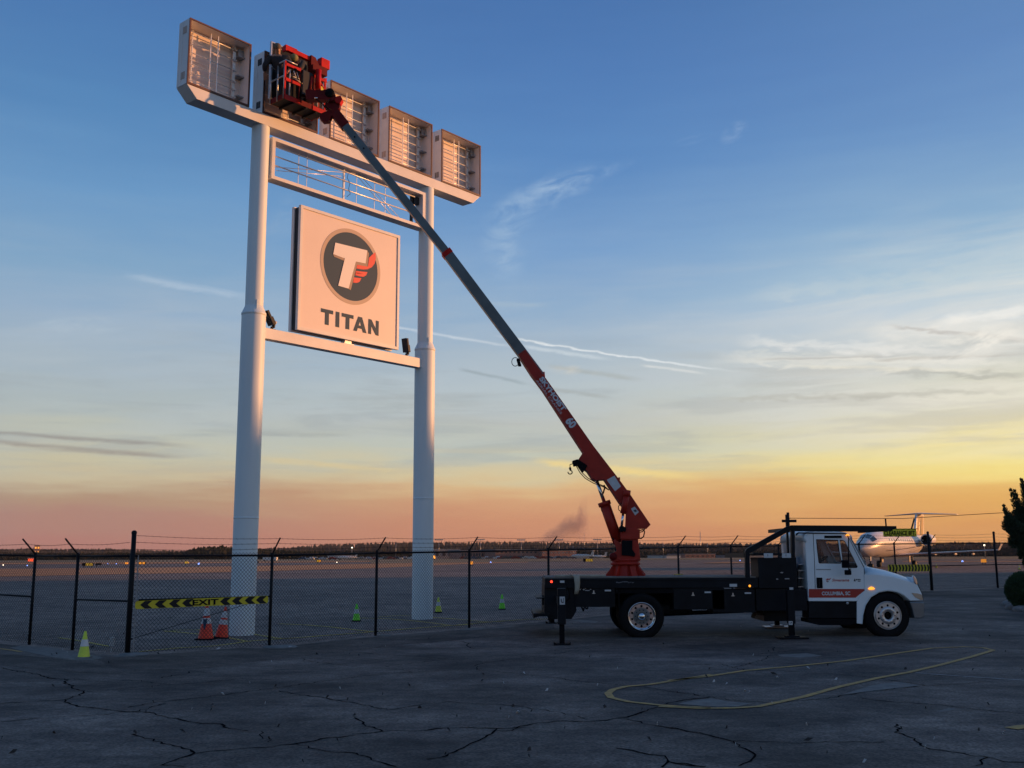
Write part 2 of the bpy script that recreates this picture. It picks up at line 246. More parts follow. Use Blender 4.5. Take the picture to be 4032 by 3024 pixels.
# ------------------------------------------------------------------ mesh helpers
ORG = {}
def tag(o, label=None, cat=None, group=None, kind=None):
    if label: o['label'] = label
    if cat: o['category'] = cat
    if group: o['group'] = group
    if kind: o['kind'] = kind
    return o
def thing(name, loc, label, cat, group=None):
    o = bpy.data.objects.new(name, None); COL.objects.link(o); o.location = loc; o.empty_display_size = .2
    ORG[o] = Vector(loc); return tag(o, label, cat, group)
class MB:
    def __init__(s): s.v = []; s.f = []; s.sm = []
    def add(s, vs, fs, smooth=False):
        b = len(s.v); s.v += [tuple(p) for p in vs]; s.f += [tuple(i + b for i in f) for f in fs]; s.sm += [smooth] * len(fs); return s
    def box(s, c, d, X=(1, 0, 0), Y=(0, 1, 0), Z=(0, 0, 1)):
        c = Vector(c); X = Vector(X); Y = Vector(Y); Z = Vector(Z); vs = []
        for k in (-.5, .5):
            for j in (-.5, .5):
                for i in (-.5, .5): vs.append(c + X * (i * d[0]) + Y * (j * d[1]) + Z * (k * d[2]))
        return s.add(vs, [(0, 2, 3, 1), (4, 5, 7, 6), (0, 1, 5, 4), (2, 6, 7, 3), (0, 4, 6, 2), (1, 3, 7, 5)])
    def bb(s, x0, x1, y0, y1, z0, z1): return s.box(((x0 + x1) / 2, (y0 + y1) / 2, (z0 + z1) / 2), (abs(x1 - x0), abs(y1 - y0), abs(z1 - z0)))
    def tube(s, a, b, r, n=8, r2=None, cap=True, smooth=True):
        a = Vector(a); b = Vector(b); d = (b - a); r2 = r if r2 is None else r2
        if d.length < 1e-6: return s
        d.normalize(); q = Vector((0, 0, 1)) if abs(d.z) < .9 else Vector((1, 0, 0)); X = d.cross(q).normalized(); Y = d.cross(X)
        vs = []
        for (p, rr) in ((a, r), (b, r2)):
            for i in range(n): t = 2 * PI * i / n; vs.append(p + X * (rr * math.cos(t)) + Y * (rr * math.sin(t)))
        s.add(vs, [(i, i + n, (i + 1) % n + n, (i + 1) % n) for i in range(n)], smooth and n > 4)
        if cap: s.add(vs, [tuple(range(n)), tuple(range(2 * n - 1, n - 1, -1))])
        return s
    def path(s, pts, r, n=6):
        for a, b in zip(pts[:-1], pts[1:]): s.tube(a, b, r, n)
        return s
    def beam(s, a, b, w, h, side=None):
        a = Vector(a); b = Vector(b); X = (b - a); L = X.length; X.normalize()
        Y = Vector(side).normalized() if side else X.cross(Vector((0, 0, 1))).normalized()
        Z = X.cross(Y).normalized(); return s.box((a + b) / 2, (L, w, h), X, Y, Z)
    def lathe(s, c, prof, n=24, axis=(0, 0, 1), smooth=True):      # prof: list of (radius, height)
        c = Vector(c); d = Vector(axis).normalized(); q = Vector((0, 0, 1)) if abs(d.z) < .9 else Vector((1, 0, 0)); X = d.cross(q).normalized(); Y = d.cross(X)
        vs = []
        for (r, h) in prof:
            for i in range(n): t = 2 * PI * i / n; vs.append(c + d * h + X * (r * math.cos(t)) + Y * (r * math.sin(t)))
        fs = []
        for k in range(len(prof) - 1):
            for i in range(n): j = (i + 1) % n; fs.append((k * n + i, (k + 1) * n + i, (k + 1) * n + j, k * n + j))
        return s.add(vs, fs, smooth)
    def plate(s, loops, fr, depth):                                  # flat shape with holes, fr = (O, X, Y, N), depth along -N
        v, f = shape(loops); O, X, Y, N = [Vector(q) for q in fr]
        n = len(v); top = [O + X * a + Y * b for a, b in v]; bot = [p - N * depth for p in top]
        s.add(top + bot, [tuple(q) for q in f] + [tuple(i + n for i in reversed(q)) for q in f])
        for lp in loops:
            m = len(lp); a = [O + X * p[0] + Y * p[1] for p in lp]; b = [p - N * depth for p in a]
            s.add(a + b, [(i, i + m, (i + 1) % m + m, (i + 1) % m) for i in range(m)])
        return s
    def build(s, name, m, parent=None, origin=None, bevel=0.0, shift=True):
        o0 = origin if origin is not None else (ORG[parent] if parent is not None else Vector((0, 0, 0)))
        o0 = Vector(o0); me = bpy.data.meshes.new(name); vv = [(p[0] - o0.x, p[1] - o0.y, p[2] - o0.z) for p in s.v] if shift else s.v
        me.from_pydata(vv, [], s.f); me.polygons.foreach_set('use_smooth', s.sm); me.update()
        bm = bmesh.new(); bm.from_mesh(me)
        if len(s.f) < 20000: bmesh.ops.remove_doubles(bm, verts=bm.verts, dist=1e-5)
        bmesh.ops.recalc_face_normals(bm, faces=bm.faces)
        if bevel:
            ed = [e for e in bm.edges if len(e.link_faces) == 2 and e.calc_face_angle(0) > .6]
            bmesh.ops.bevel(bm, geom=ed, offset=bevel, segments=2, profile=.6, affect='EDGES', clamp_overlap=True)
        bm.to_mesh(me); bm.free()
        ob = bpy.data.objects.new(name, me); COL.objects.link(ob); me.materials.append(MT[m] if isinstance(m, str) else m)
        if parent is not None: ob.parent = parent
        else: ob.location = o0
        ORG[ob] = o0; return ob
_dg = None
def shape(loops):                                                     # fill 2D loops with holes
    cu = bpy.data.curves.new('t', 'CURVE'); cu.dimensions = '2D'; cu.fill_mode = 'BOTH'
    for lp in loops:
        sp = cu.splines.new('POLY'); sp.points.add(len(lp) - 1); sp.use_cyclic_u = True
        for i, p in enumerate(lp): sp.points[i].co = (p[0], p[1], 0, 1)
    return _conv(cu)
def _conv(cu):
    ob = bpy.data.objects.new('t', cu); COL.objects.link(ob); dg = bpy.context.evaluated_depsgraph_get(); dg.update()
    me = bpy.data.meshes.new_from_object(ob.evaluated_get(dg)); v = [(p.co.x, p.co.y) for p in me.vertices]; f = [list(p.vertices) for p in me.polygons]
    bpy.data.objects.remove(ob); bpy.data.curves.remove(cu); bpy.data.meshes.remove(me); return v, f
def text(body, fr, wdt, hgt, m, parent, name='lettering', bold=.02, depth=.004, shear=0.0, spacing=1.0, fit=True):
    cu = bpy.data.curves.new('t', 'FONT'); cu.body = body; cu.size = 1; cu.offset = bold; cu.shear = shear; cu.space_character = spacing; cu.resolution_u = 3
    v, f = _conv(cu); xs = [p[0] for p in v]; ys = [p[1] for p in v]; x0, x1, y0, y1 = min(xs), max(xs), min(ys), max(ys)
    kx = wdt / (x1 - x0); ky = hgt / (y1 - y0); O, X, Y, N = [Vector(q) for q in fr]
    vs = [O + X * ((p[0] - (x0 + x1) / 2) * kx) + Y * ((p[1] - (y0 + y1) / 2) * ky) for p in v]; n = len(vs)
    b = MB(); b.add(vs, f)
    if depth:
        b.add([p - N * depth for p in vs], [list(reversed(q)) for q in f])
    return b.build(name, m, parent)
def copy_tree(o, parent=None):
    c = o.copy(); COL.objects.link(c); c.parent = parent; ORG[c] = ORG.get(o, Vector((0, 0, 0)))
    for ch in list(o.children): copy_tree(ch, c)
    return c
def circ(cx, cy, r, n=24, ry=None): return [(cx + r * math.cos(2 * PI * i / n), cy + (ry or r) * math.sin(2 * PI * i / n)) for i in range(n)]
TF = lambda Y: ((0, Y, 0), (1, 0, 0), (0, 0, 1), (0, -1, 0))           # truck side frame: local (x, z)

# ------------------------------------------------------------------ ground
def sheet(name, quads, m, off, label=None):
    b = MB()
    for q in quads: b.add([(x, y, gz(y) + off) for x, y in q], [tuple(range(len(q)))])
    o = b.build(name, m); tag(o, label, None, None, 'structure'); return o
sheet('ground', [[(-6000, a), (6000, a), (6000, b_), (-6000, b_)] for a, b_ in ((-9000, 21.5), (21.5, 43.5), (43.5, 260))], 'apron', 0)
sheet('airfield_grass', [[(-6000, 260), (6000, 260), (6000, 9000), (-6000, 9000)]], 'green', 0)
FL = [(-60, 60), (-12.75, 24.35), (-10.1, 22.35), (-8.72, 21.2), (-7.28, 20.27), (-4.95, 21.75), (-3.09, 24.04), (-1.06, 25.85), (.95, 28.1), (2.97, 30.35), (5.1, 32.55), (7.15, 34.6), (9.2, 36.5),
      (11.15, 38.3), (13.1, 39.9), (14.9, 41.2), (16.6, 42.1), (20.1, 44.0), (23.6, 45.6), (60, 62)]
qs = []
for (xa, ya), (xb, yb) in zip(FL[:-1], FL[1:]):
    e = .35
    qs.append([(xa, -60), (xb, -60), (xb, min(yb - e, 21.5)), (xa, min(ya - e, 21.5))])
    if max(ya, yb) - e > 21.5: qs.append([(xa, min(ya - e, 21.5)), (xb, min(yb - e, 21.5)), (xb, min(yb - e, 43.5)), (xa, min(ya - e, 43.5))])
    if max(ya, yb) - e > 43.5: qs.append([(xa, min(ya - e, 43.5)), (xb, min(yb - e, 43.5)), (xb, yb - e), (xa, ya - e)])
sheet('parking_lot', qs, 'lot', .006)
# bands of dry grass and taxiway on the airfield
def strip(name, m, off, pts): sheet(name, [[(G(*fp('m', x, y)).x, G(*fp('m', x, y)).y) for x, y in pts]], m, off)
strip('dry_grass_verge', 'dirt', .02, [(-300, 1260), (0, 1246), (250, 1241), (500, 1236), (610, 1233), (820, 1227), (990, 1219), (1140, 1214.8), (1140, 1213.8), (900, 1216), (600, 1222), (300, 1227), (0, 1229), (-300, 1232)])
strip('taxiway', 'taxi', .03, [(-400, 1227), (300, 1224), (700, 1219), (1100, 1213), (2300, 1209), (2300, 1208), (1100, 1211), (700, 1216), (300, 1221), (-400, 1222.5)])
strip('dry_grass_verge', 'dirt', .05, [(-400, 1221), (300, 1218), (500, 1216.5), (800, 1214), (800, 1212.5), (500, 1214), (300, 1215), (-400, 1217)])
strip('tan_grass_verge', 'tan', .02, [(-400, 1216), (300, 1214), (900, 1211.5), (1400, 1208.5), (2400, 1206), (2400, 1204.5), (1400, 1206), (900, 1209), (300, 1211), (-400, 1213)])
strip('tan_grass_verge', 'tan', .06, [(800, 1218), (1150, 1213.5), (1350, 1211), (1350, 1209.5), (1150, 1211), (800, 1214)])
strip('dry_grass_verge', 'dirt', .07, [(1510, 1217.5), (1700, 1217), (1700, 1214.5), (1560, 1214.5)])
strip('dry_grass_verge', 'dirt', .05, [(1950, 1214), (2230, 1214), (2230, 1212.5), (1950, 1212.5)])

# cracks and paint on the lot
def poly_strip(b, pts, wd, off, wob=0.0, step=.22, taper=False):
    out = []
    for (a, c) in zip(pts[:-1], pts[1:]):
        n = max(1, int((c - a).length / step))
        for i in range(n): out.append(a.lerp(c, i / n))
    out.append(pts[-1]); q = []
    for i, p in enumerate(out):
        d = (out[min(i + 1, len(out) - 1)] - out[max(i - 1, 0)]); d.z = 0
        if d.length < 1e-6: continue
        d.normalize(); nrm = Vector((-d.y, d.x, 0)); k = wd * (random.uniform(.35, 1.5) if wob else 1)
        if taper: k *= min(1, 3.5 * (1 - i / len(out)) + .15)
        j = random.gauss(0, wob) if wob else 0
        cpt = p + nrm * j
        q.append((cpt + nrm * k / 2, cpt - nrm * k / 2))
    for (a, a2), (c, c2) in zip(q[:-1], q[1:]):
        b.add([(v.x, v.y, gz(v.y) + off) for v in (a, a2, c2, c)], [(0, 1, 2, 3)])
def lines(k, L): return [GP(k, x, y) for x, y in L]
cb = MB()
CRK = [('gl', [(0, 285), (110, 310), (230, 325), (300, 350), (430, 362), (400, 380), (440, 395), (450, 415), (530, 437), (470, 465), (400, 487), (470, 522), (600, 540), (780, 562), (960, 568), (980, 588), (1090, 605), (1210, 628), (1360, 640), (1440, 665), (1535, 682)], .022),
 ('gl', [(0, 508), (230, 498), (400, 487)], .014), ('gl', [(0, 622), (300, 598), (520, 590), (800, 562), (860, 556), (1020, 510)], .014),
 ('gl', [(800, 534), (980, 500), (1130, 485), (1290, 470), (1420, 450), (1700, 415), (1900, 385), (2060, 365), (2212, 345)], .018),
 ('gl', [(820, 702), (940, 735), (1040, 768), (1180, 798), (1220, 820), (1110, 850), (1000, 895)], .022),
 ('gl', [(1220, 820), (1400, 803), (1620, 785), (1880, 755), (2000, 730), (2212, 708)], .022), ('gl', [(1840, 762), (1940, 785), (2020, 810), (2212, 818)], .014),
 ('gl', [(540, 437), (820, 412), (1000, 395), (1200, 385), (1500, 355), (1710, 360)], .013), ('gl', [(100, 378), (300, 368), (430, 362)], .012),
 ('gl', [(1740, 430), (1840, 452), (1990, 472), (2100, 492), (2212, 506)], .018), ('gl', [(440, 352), (640, 375), (820, 362), (1020, 390)], .012), ('gl', [(1000, 350), (1080, 335), (1185, 318), (1170, 305), (1300, 320)], .014),
 ('gl', [(1000, 895), (1140, 905)], .02), ('gl', [(1620, 685), (1640, 730), (1680, 750)], .01), ('gl', [(1880, 225), (1900, 245), (2060, 262), (2212, 278)], .013), ('gl', [(1900, 228), (2212, 240)], .012),
 ('gm', [(0, 508), (100, 528), (200, 550), (330, 532), (430, 512), (560, 500), (700, 510), (860, 514), (1060, 535), (1190, 552), (1290, 572), (1420, 604)], .014),
 ('gm', [(0, 598), (90, 650), (160, 683), (0, 704)], .016), ('gm', [(160, 683), (420, 678), (560, 662), (700, 658), (880, 668), (1000, 660), (1140, 632), (1300, 618), (1500, 620), (1640, 600), (1780, 570), (1840, 540), (1960, 508), (2050, 488), (2212, 470)], .024),
 ('gm', [(880, 668), (830, 710), (740, 752), (640, 800), (520, 850), (460, 862)], .018), ('gm', [(880, 685), (980, 682), (1040, 655)], .014), ('gm', [(1640, 600), (1760, 625), (1880, 652), (2060, 680), (2212, 708)], .018),
 ('gm', [(0, 820), (90, 850), (160, 885), (240, 907)], .02), ('gm', [(1620, 790), (1760, 815), (1900, 840), (1950, 860), (1930, 890), (1890, 907)], .018), ('gm', [(1950, 885), (2120, 905)], .014),
 ('gm', [(0, 188), (160, 205), (300, 212), (460, 222), (640, 240), (820, 250)], .014), ('gm', [(0, 290), (150, 288), (320, 302), (360, 315), (200, 318)], .014), ('gm', [(150, 285), (300, 262), (520, 240)], .012),
 ('gm', [(650, 122), (710, 132), (690, 150), (740, 168), (850, 170)], .018), ('gm', [(790, 258), (745, 270), (760, 298), (960, 318), (1120, 335), (1260, 348), (1380, 372), (1640, 392)], .013), ('gm', [(790, 258), (1000, 230), (1230, 200), (1460, 165)], .011),
 ('gm', [(1230, 178), (1430, 155), (1620, 140), (1900, 155), (2212, 175)], .012), ('gm', [(850, 140), (1040, 148), (1240, 150)], .009), ('gm', [(1760, 270), (2040, 262), (2212, 268)], .012), ('gm', [(1640, 392), (1830, 412), (2000, 440), (2140, 460)], .012),
 ('gm', [(0, 245), (130, 235), (240, 225)], .01), ('gm', [(0, 340), (250, 320), (560, 305)], .009),
 ('gr', [(0, 158), (200, 170), (400, 185), (560, 202), (730, 182), (900, 178), (1100, 185)], .012), ('gr', [(90, 262), (340, 265), (410, 285), (490, 305), (620, 325), (680, 330)], .016), ('gr', [(410, 285), (600, 235), (640, 210)], .01),
 ('gr', [(490, 302), (740, 308), (1020, 325), (1300, 350), (1500, 380), (1600, 398)], .013), ('gr', [(0, 430), (200, 462), (260, 470), (400, 490), (560, 500), (640, 508), (880, 488), (1050, 468), (1280, 430), (1560, 402), (1800, 388), (2000, 372)], .012),
 ('gr', [(1200, 478), (1400, 500), (1700, 520), (1900, 545), (2212, 574)], .013), ('gr', [(0, 660), (180, 690), (260, 708), (400, 748), (480, 790), (560, 832), (500, 870), (440, 900)], .02), ('gr', [(400, 745), (600, 750), (800, 758), (1060, 752), (1340, 750)], .013),
 ('gr', [(1440, 640), (1410, 690), (1520, 720), (1560, 760), (1620, 795), (1760, 815), (1960, 840), (2100, 870), (2212, 878)], .018), ('gr', [(1970, 845), (1920, 900)], .014), ('gr', [(0, 870), (40, 885), (240, 900)], .03),
 ('gr', [(660, 155), (655, 180), (740, 182)], .012), ('gr', [(1740, 172), (1980, 165)], .009), ('gr', [(1400, 205), (1640, 215), (1900, 190)], .007)]
for k, L, wd in CRK: poly_strip(cb, lines(k, L), wd * .95 + .005, .010, wob=.02, step=.09)
tag(cb.build('asphalt_cracks', 'crack'), 'dark jagged cracks running through the old asphalt', None, None, 'stuff')
def marking(name, m, k, L, wd, off=.014, cat=None):
    b = MB(); poly_strip(b, lines(k, L), wd, off, step=.4); return tag(b.build(name, m), None, None, None, 'structure')
marking('painted_line', 'yline', 'gm', [(2212, 330), (1980, 368), (1830, 392), (1680, 405), (1600, 425), (1570, 448), (1590, 475), (1700, 500), (1860, 518), (2000, 530), (2212, 540)], .10)
marking('painted_line', 'yline', 'gr', [(0, 368), (240, 342), (480, 305), (760, 280), (1100, 245), (1400, 200), (1640, 165), (1850, 156), (1960, 162), (2020, 178), (1900, 215), (1700, 268), (1500, 315), (1300, 352), (1050, 410), (840, 470), (700, 500), (560, 530), (400, 540), (200, 542), (-60, 530)], .10)
marking('painted_line', 'wline', 'gr', [(1540, 320), (1800, 340), (2075, 358), (2300, 372)], .05)
marking('painted_line', 'yline', 'gr', [(2130, 668), (2212, 655), (2400, 640)], .16)
marking('painted_line', 'yline', 'gl', [(-100, 160), (0, 168), (90, 180), (130, 188)], .09)
# paint on the apron beyond the fence
marking('painted_line', 'yline2', 'ce', [(300, 1560), (750, 1515), (1150, 1495), (1400, 1465), (1560, 1438), (1830, 1415), (2150, 1395)], .10, .008)
marking('painted_line', 'yline2', 'ce', [(590, 1312), (800, 1330), (1020, 1352), (1350, 1393), (1600, 1440)], .10, .008)
marking('painted_line', 'yline2', 'ce', [(600, 1322), (730, 1304), (980, 1298), (1200, 1320)], .09, .008)
marking('painted_line', 'yline2', 'ce', [(1650, 1352), (1900, 1392), (2030, 1405)], .09, .008)
marking('painted_line', 'yline2', 'cm', [(0, 1228), (300, 1240), (600, 1265), (900, 1300), (1130, 1322)], .10, .008)
marking('painted_line', 'yline2', 'cm', [(-80, 1410), (200, 1395), (560, 1365), (900, 1340), (1130, 1320), (1500, 1290), (2000, 1250), (2300, 1235)], .10, .008)
marking('painted_line', 'yline2', 'cm', [(960, 1158), (1300, 1168), (1560, 1190), (1800, 1215), (2050, 1248)], .09, .008)
marking('painted_line', 'yline2', 'cm', [(1180, 1145), (1450, 1128), (1800, 1150), (2100, 1170)], .08, .008)
marking('painted_line', 'yline2', 'cn', [(280, 1195), (600, 1218), (900, 1245)], .08, .008)
marking('painted_line', 'yline2', 'cn', [(500, 1282), (900, 1245), (1300, 1215), (1650, 1210)], .09, .008)
marking('painted_line', 'yline2', 'cl', [(640, 1278), (800, 1300), (950, 1325), (1080, 1352), (1200, 1372)], .09, .008)
marking('painted_line', 'yline2', 'c8', [(1140, 955), (1320, 962)], .12, .008)
pb = MB()
def patchpoly(k, L, off=.009):
    p = lines(k, L); pb.add([(v.x, v.y, gz(v.y) + off) for v in p], [tuple(range(len(p)))])
patchpoly('gr', [(60, 512), (150, 490), (270, 478), (360, 495), (520, 510), (430, 528), (300, 530), (150, 520)]); patchpoly('gr', [(680, 205), (860, 195), (960, 212), (820, 224), (700, 218)])
patchpoly('gr', [(1080, 455), (1270, 395), (1420, 375), (1560, 398), (1320, 425)]); patchpoly('gr', [(1660, 560), (1740, 540), (1800, 545), (1700, 562)])
patchpoly('gl', [(1620, 152), (1690, 145), (1860, 152), (1830, 162), (1660, 163)]); patchpoly('gl', [(700, 212), (770, 207), (850, 211), (840, 216), (720, 218)])
patchpoly('gl', [(130, 150), (330, 160), (420, 180), (600, 212), (640, 225), (560, 238), (440, 236), (300, 215), (180, 190), (60, 160)])
patchpoly('cm', [(1160, 1362), (1240, 1352), (1360, 1356), (1300, 1372), (1180, 1376)]); patchpoly('cn', [(560, 1335), (680, 1310), (820, 1312), (980, 1338), (800, 1345)]); patchpoly('cn', [(1790, 1225), (1900, 1222), (2090, 1238), (2060, 1256), (1900, 1248)])
patchpoly('cm', [(470, 1530), (620, 1510), (640, 1516), (500, 1538)]); patchpoly('cm', [(1470, 1478), (1580, 1470), (1570, 1476), (1480, 1484)]); patchpoly('cm', [(1870, 1442), (2020, 1434), (2010, 1442), (1880, 1448)])
db = MB()
for k, L in (('gl', [(600, 232), (760, 222), (1000, 205), (1500, 160), (1650, 166), (1860, 160), (2212, 105), (2212, 178), (1950, 205), (1700, 235), (1380, 272), (1150, 296), (860, 300), (700, 275), (640, 250)]), ('gm', [(0, 105), (300, 78), (520, 62), (700, 52), (900, 40), (1230, 5), (1240, 45), (1050, 82), (800, 96), (560, 122), (200, 150), (0, 178)]),
             ('gl', [(-200, 200), (100, 205), (330, 228), (520, 250), (700, 285), (780, 330), (560, 318), (300, 300), (0, 268), (-200, 262)])):
    p = lines(k, L); db.add([(v.x, v.y, gz(v.y) + .0095) for v in p], [tuple(range(len(p)))])
tag(db.build('dark_asphalt_band', 'lot2'), None, None, None, 'structure')
tag(pb.build('worn_asphalt_patches', 'patch'), None, None, None, 'structure')
# litter and leaves
lb = MB(); lw = MB()
def leafat(b, p, s, a):
    c, q = math.cos(a), math.sin(a)
    vs = [(p.x + s * (u * c - v * q), p.y + s * (u * q + v * c), gz(p.y) + .012 + hh) for u, v, hh in ((-1, 0, .0), (0, .45, .02), (1, .1, .03), (.2, -.5, .004), (0, 0, .035))]
    b.add(vs, [(0, 1, 4), (1, 2, 4), (2, 3, 4), (3, 0, 4)])
for k, x, y, s in [('gm', 400, 542, .05), ('gm', 1550, 536, .05), ('gm', 1830, 742, .045), ('gl', 1320, 527, .05), ('gl', 1135, 692, .04), ('gm', 788, 372, .05), ('gm', 795, 332, .04), ('gm', 1080, 806, .04), ('gm', 580, 683, .04), ('gm', 980, 532, .04), ('gr', 870, 746, .05),
                   ('gr', 237, 345, .05), ('gr', 655, 328, .06), ('gr', 1475, 297, .05), ('gr', 1340, 1080, .05), ('gl', 330, 405, .05), ('gl', 985, 203, .06), ('gl', 575, 160, .05), ('gl', 80, 822, .04), ('gl', 2205, 590, .05), ('gl', 840, 698, .05)]:
    leafat(lb, GP(k, x, y) , s, random.uniform(0, 6))
for i in range(90):
    y = random.uniform(7, 30); x = random.uniform(-.55, .55) * y
    leafat(lb, Vector((x, y, 0)), random.uniform(.010, .028), random.uniform(0, 6))
for k, x, y, s in [('gm', 1010, 573, .05), ('gm', 1050, 327, .035), ('gr', 506, 447, .035), ('gr', 475, 437, .03), ('gr', 362, 394, .035), ('gr', 283, 377, .03), ('gr', 870, 294, .035), ('gr', 1600, 795, .02), ('gr', 1220, 883, .02), ('gr', 2085, 705, .022), ('gr', 1043, 364, .03), ('gr', 678, 353, .03), ('gm', 1190, 432, .03), ('gl', 1385, 457, .025),
                   ('gm', 955, 603, .02), ('gl', 1357, 172, .05), ('gl', 1800, 162, .09), ('c8', 1340, 1330, .04)]:
    leafat(lw, GP(k, x, y), s, random.uniform(0, 6))
for i in range(36):
    y = random.uniform(7, 30); x = random.uniform(-.5, .55) * y; leafat(lw, Vector((x, y, 0)), random.uniform(.006, .016), random.uniform(0, 6))
tag(lb.build('fallen_leaves', 'leaf'), None, None, None, 'stuff'); tag(lw.build('pale_litter', 'leafp'), None, None, None, 'stuff')

# ------------------------------------------------------------------ pylon sign
A = math.radians(40.06); SO = Vector((-6.17, 24.33, 0)); UX = Vector((math.sin(A), math.cos(A), 0)); NX = Vector((math.cos(A), -math.sin(A), 0)); ZZ = Vector((0, 0, 1))
def SP(s, z, off=0.0): return SO + UX * s + NX * off + ZZ * z
def SF(off): return (SP(0, 0, off), UX, ZZ, NX)
def sbox(b, s0, s1, z0, z1, o0, o1): return b.box(SP((s0 + s1) / 2, (z0 + z1) / 2, (o0 + o1) / 2), (abs(s1 - s0), abs(o1 - o0), abs(z1 - z0)), UX, NX, ZZ)
pyl = thing('pylon_sign', SO, 'tall white twin-pole pylon sign with five empty cabinets above a square TITAN panel', 'pylon sign')
for s, g0, seam in ((0, -.05, 2.68), (5.79, .05, 3.35)):
    b = MB(); b.lathe(SP(s, 0), [(.285, g0), (.285, seam - .02), (.285, seam), (.290, seam + .004), (.290, seam + .022), (.285, seam + .026), (.285, seam + .05), (.285, 7.48), (.285, 7.5), (.293, 7.505), (.293, 7.555), (.286, 7.56), (.284, 7.565), (.218, 7.715), (.215, 7.73), (.215, 7.75), (.215, 12.26)], 40)
    for a in (2.3, 5.2): b.box(SP(s, 7.72) + Vector((math.cos(a) * .235, math.sin(a) * .235, 0)), (.015, .06, .26), (-math.sin(a), math.cos(a), 0), (math.cos(a), math.sin(a), 0))
    b.build('pole', 'polew', pyl)
b = MB(); b.plate([[(-2.23, 12.54), (-1.95, 12.26), (7.55, 12.26), (7.86, 12.54)]], SF(.21), .42); b.build('top_beam', 'white', pyl, bevel=.008)
b = MB(); sbox(b, .2, 5.57, 6.975, 7.235, -.12, .12); b.build('lower_beam', 'white', pyl, bevel=.008)
b = MB(); sbox(b, 2.78, 3.0, 7.235, 7.34, -.07, .09); sbox(b, 2.72, 3.06, 7.236, 7.25, -.10, .12); b.build('support_bracket', 'rail', pyl)
BX = [(-2.23, -.52), (-.12, 1.59), (1.99, 3.71), (4.08, 5.785), (6.18, 7.885)]
Z0, Z1 = 12.545, 14.165
for bi, (s0, s1) in enumerate(BX):
    b = MB(); d0, d1 = -.215, .20; t = .03
    sbox(b, s0, s0 + t, Z0 + .012, Z1, d0, d1); sbox(b, s1 - t, s1, Z0 + .012, Z1, d0, d1); sbox(b, s0 + t, s1 - t, Z1 - t, Z1, d0, d1); sbox(b, s0 + t, s1 - t, Z0 + .012, Z0 + t, d0, d1)
    sbox(b, s0 - .006, s0, Z0 + .02, Z1 - .01, -.17, -.155); sbox(b, s0 - .006, s0, Z0 + .02, Z1 - .01, -.06, -.05)
    sh = b.build('sign_cabinet', 'white', pyl)
    if bi == 1: sh['label'] = 'cabinet behind the work basket, partly hidden'
    b = MB(); sbox(b, s0 + t, s1 - t, Z0 + t, Z1 - t, d0 + .01, d0 + .03); b.build('back_panel', 'boxin', sh)
    b = MB(); f0 = .2
    for q in ((s0 - .004, s0 + .035, Z0, Z1 + .004), (s1 - .035, s1 + .004, Z0, Z1 + .004), (s0 + .035, s1 - .035, Z1 - .03, Z1 + .004), (s0 + .035, s1 - .035, Z0, Z0 + .05)): sbox(b, *q, f0, f0 + .025)
    b.build('retainer_frame', 'brown', sh)
    # inner right stile and cable boxes
    b = MB(); sbox(b, s1 - .30, s1 - .22, Z0 + t, Z1 - t, -.13, -.09); b.build('stile', 'rail', sh)
    for zz in (Z0 + .28, Z0 + .8, Z1 - .32):
        b = MB(); sbox(b, s1 - .22, s1 - t, zz, zz + .03, -.17, .02); b.build('bracket', 'metal', sh)
    b = MB(); sbox(b, s1 - .19, s1 - .05, Z1 - .28, Z1 - .1, -.15, -.03); b.build('ballast_box', 'metal', sh)
    for i, f in enumerate((.90, .735, .575, .50, .40, .27, .15)):
        z = Z0 + f * (Z1 - Z0) - .06 * 0
        b = MB(); b.tube(SP(s0 + .05, z, -.05 if i != 3 else -.13), SP(s1 - .24, z - (.0), -.05 if i != 3 else -.13), .013 if i != 3 else .006, 8)
        if i != 3: b.tube(SP(s1 - .26, z, -.05), SP(s1 - .22, z, -.05), .022, 8)
        b.build('lamp_tube' if i != 3 else 'tie_rod', 'rail', sh)
    for sx_, o_ in ((s0 + .68, .06), (s0 + .86, .09), (s0 + .30, -.12)):
        b = MB(); b.box(SP(sx_, (Z0 + Z1) / 2 - .02, o_), (.022, .018, Z1 - Z0 - .12), UX, NX, ZZ); b.build('upright', 'rail', sh)
    for zz in (Z0 + .16, Z1 - .33):
        b = MB(); sbox(b, s0 - .008, s0, zz, zz + .17, -.05, .02); sbox(b, s0 - .008, s0, zz, zz + .17, .035, .105); b.build('vent', 'stone' if bi > 3 else 'gold' if bi != 1 else 'dk', sh)
# open frame cabinet under the beam
b = MB(); z0, z1 = 10.985, 12.06; s0, s1 = .26, 5.6
sbox(b, s0, s1, z1 - .085, z1, -.15, .15); sbox(b, s0, s1, z0, z0 + .085, -.15, .15); sbox(b, s0, s0 + .09, z0 + .085, z1 - .085, -.15, .15); sbox(b, s1 - .10, s1, z0 + .085, z1 - .085, -.15, .15)
fr_ = b.build('open_frame', 'white', pyl, bevel=.006)
for z in (z1 - .17, z1 - .42, z1 - .66):
    b = MB(); b.tube(SP(s0 + .09, z, .02), SP(s1 - .3, z, .02), .017, 6); b.build('lamp_tube', 'rail', fr_)
for s in (.95 + s0, 1.22 + s0, 2.45 + s0, 2.9 + s0, 3.55 + s0, 3.95 + s0):
    b = MB(); wv = .045 if abs(s - s0 - 2.45) < .01 else .013; b.box(SP(s, (z0 + z1) / 2, -.03), (wv, wv, z1 - z0 - .17), UX, NX, ZZ); b.build('upright', 'rail', fr_)
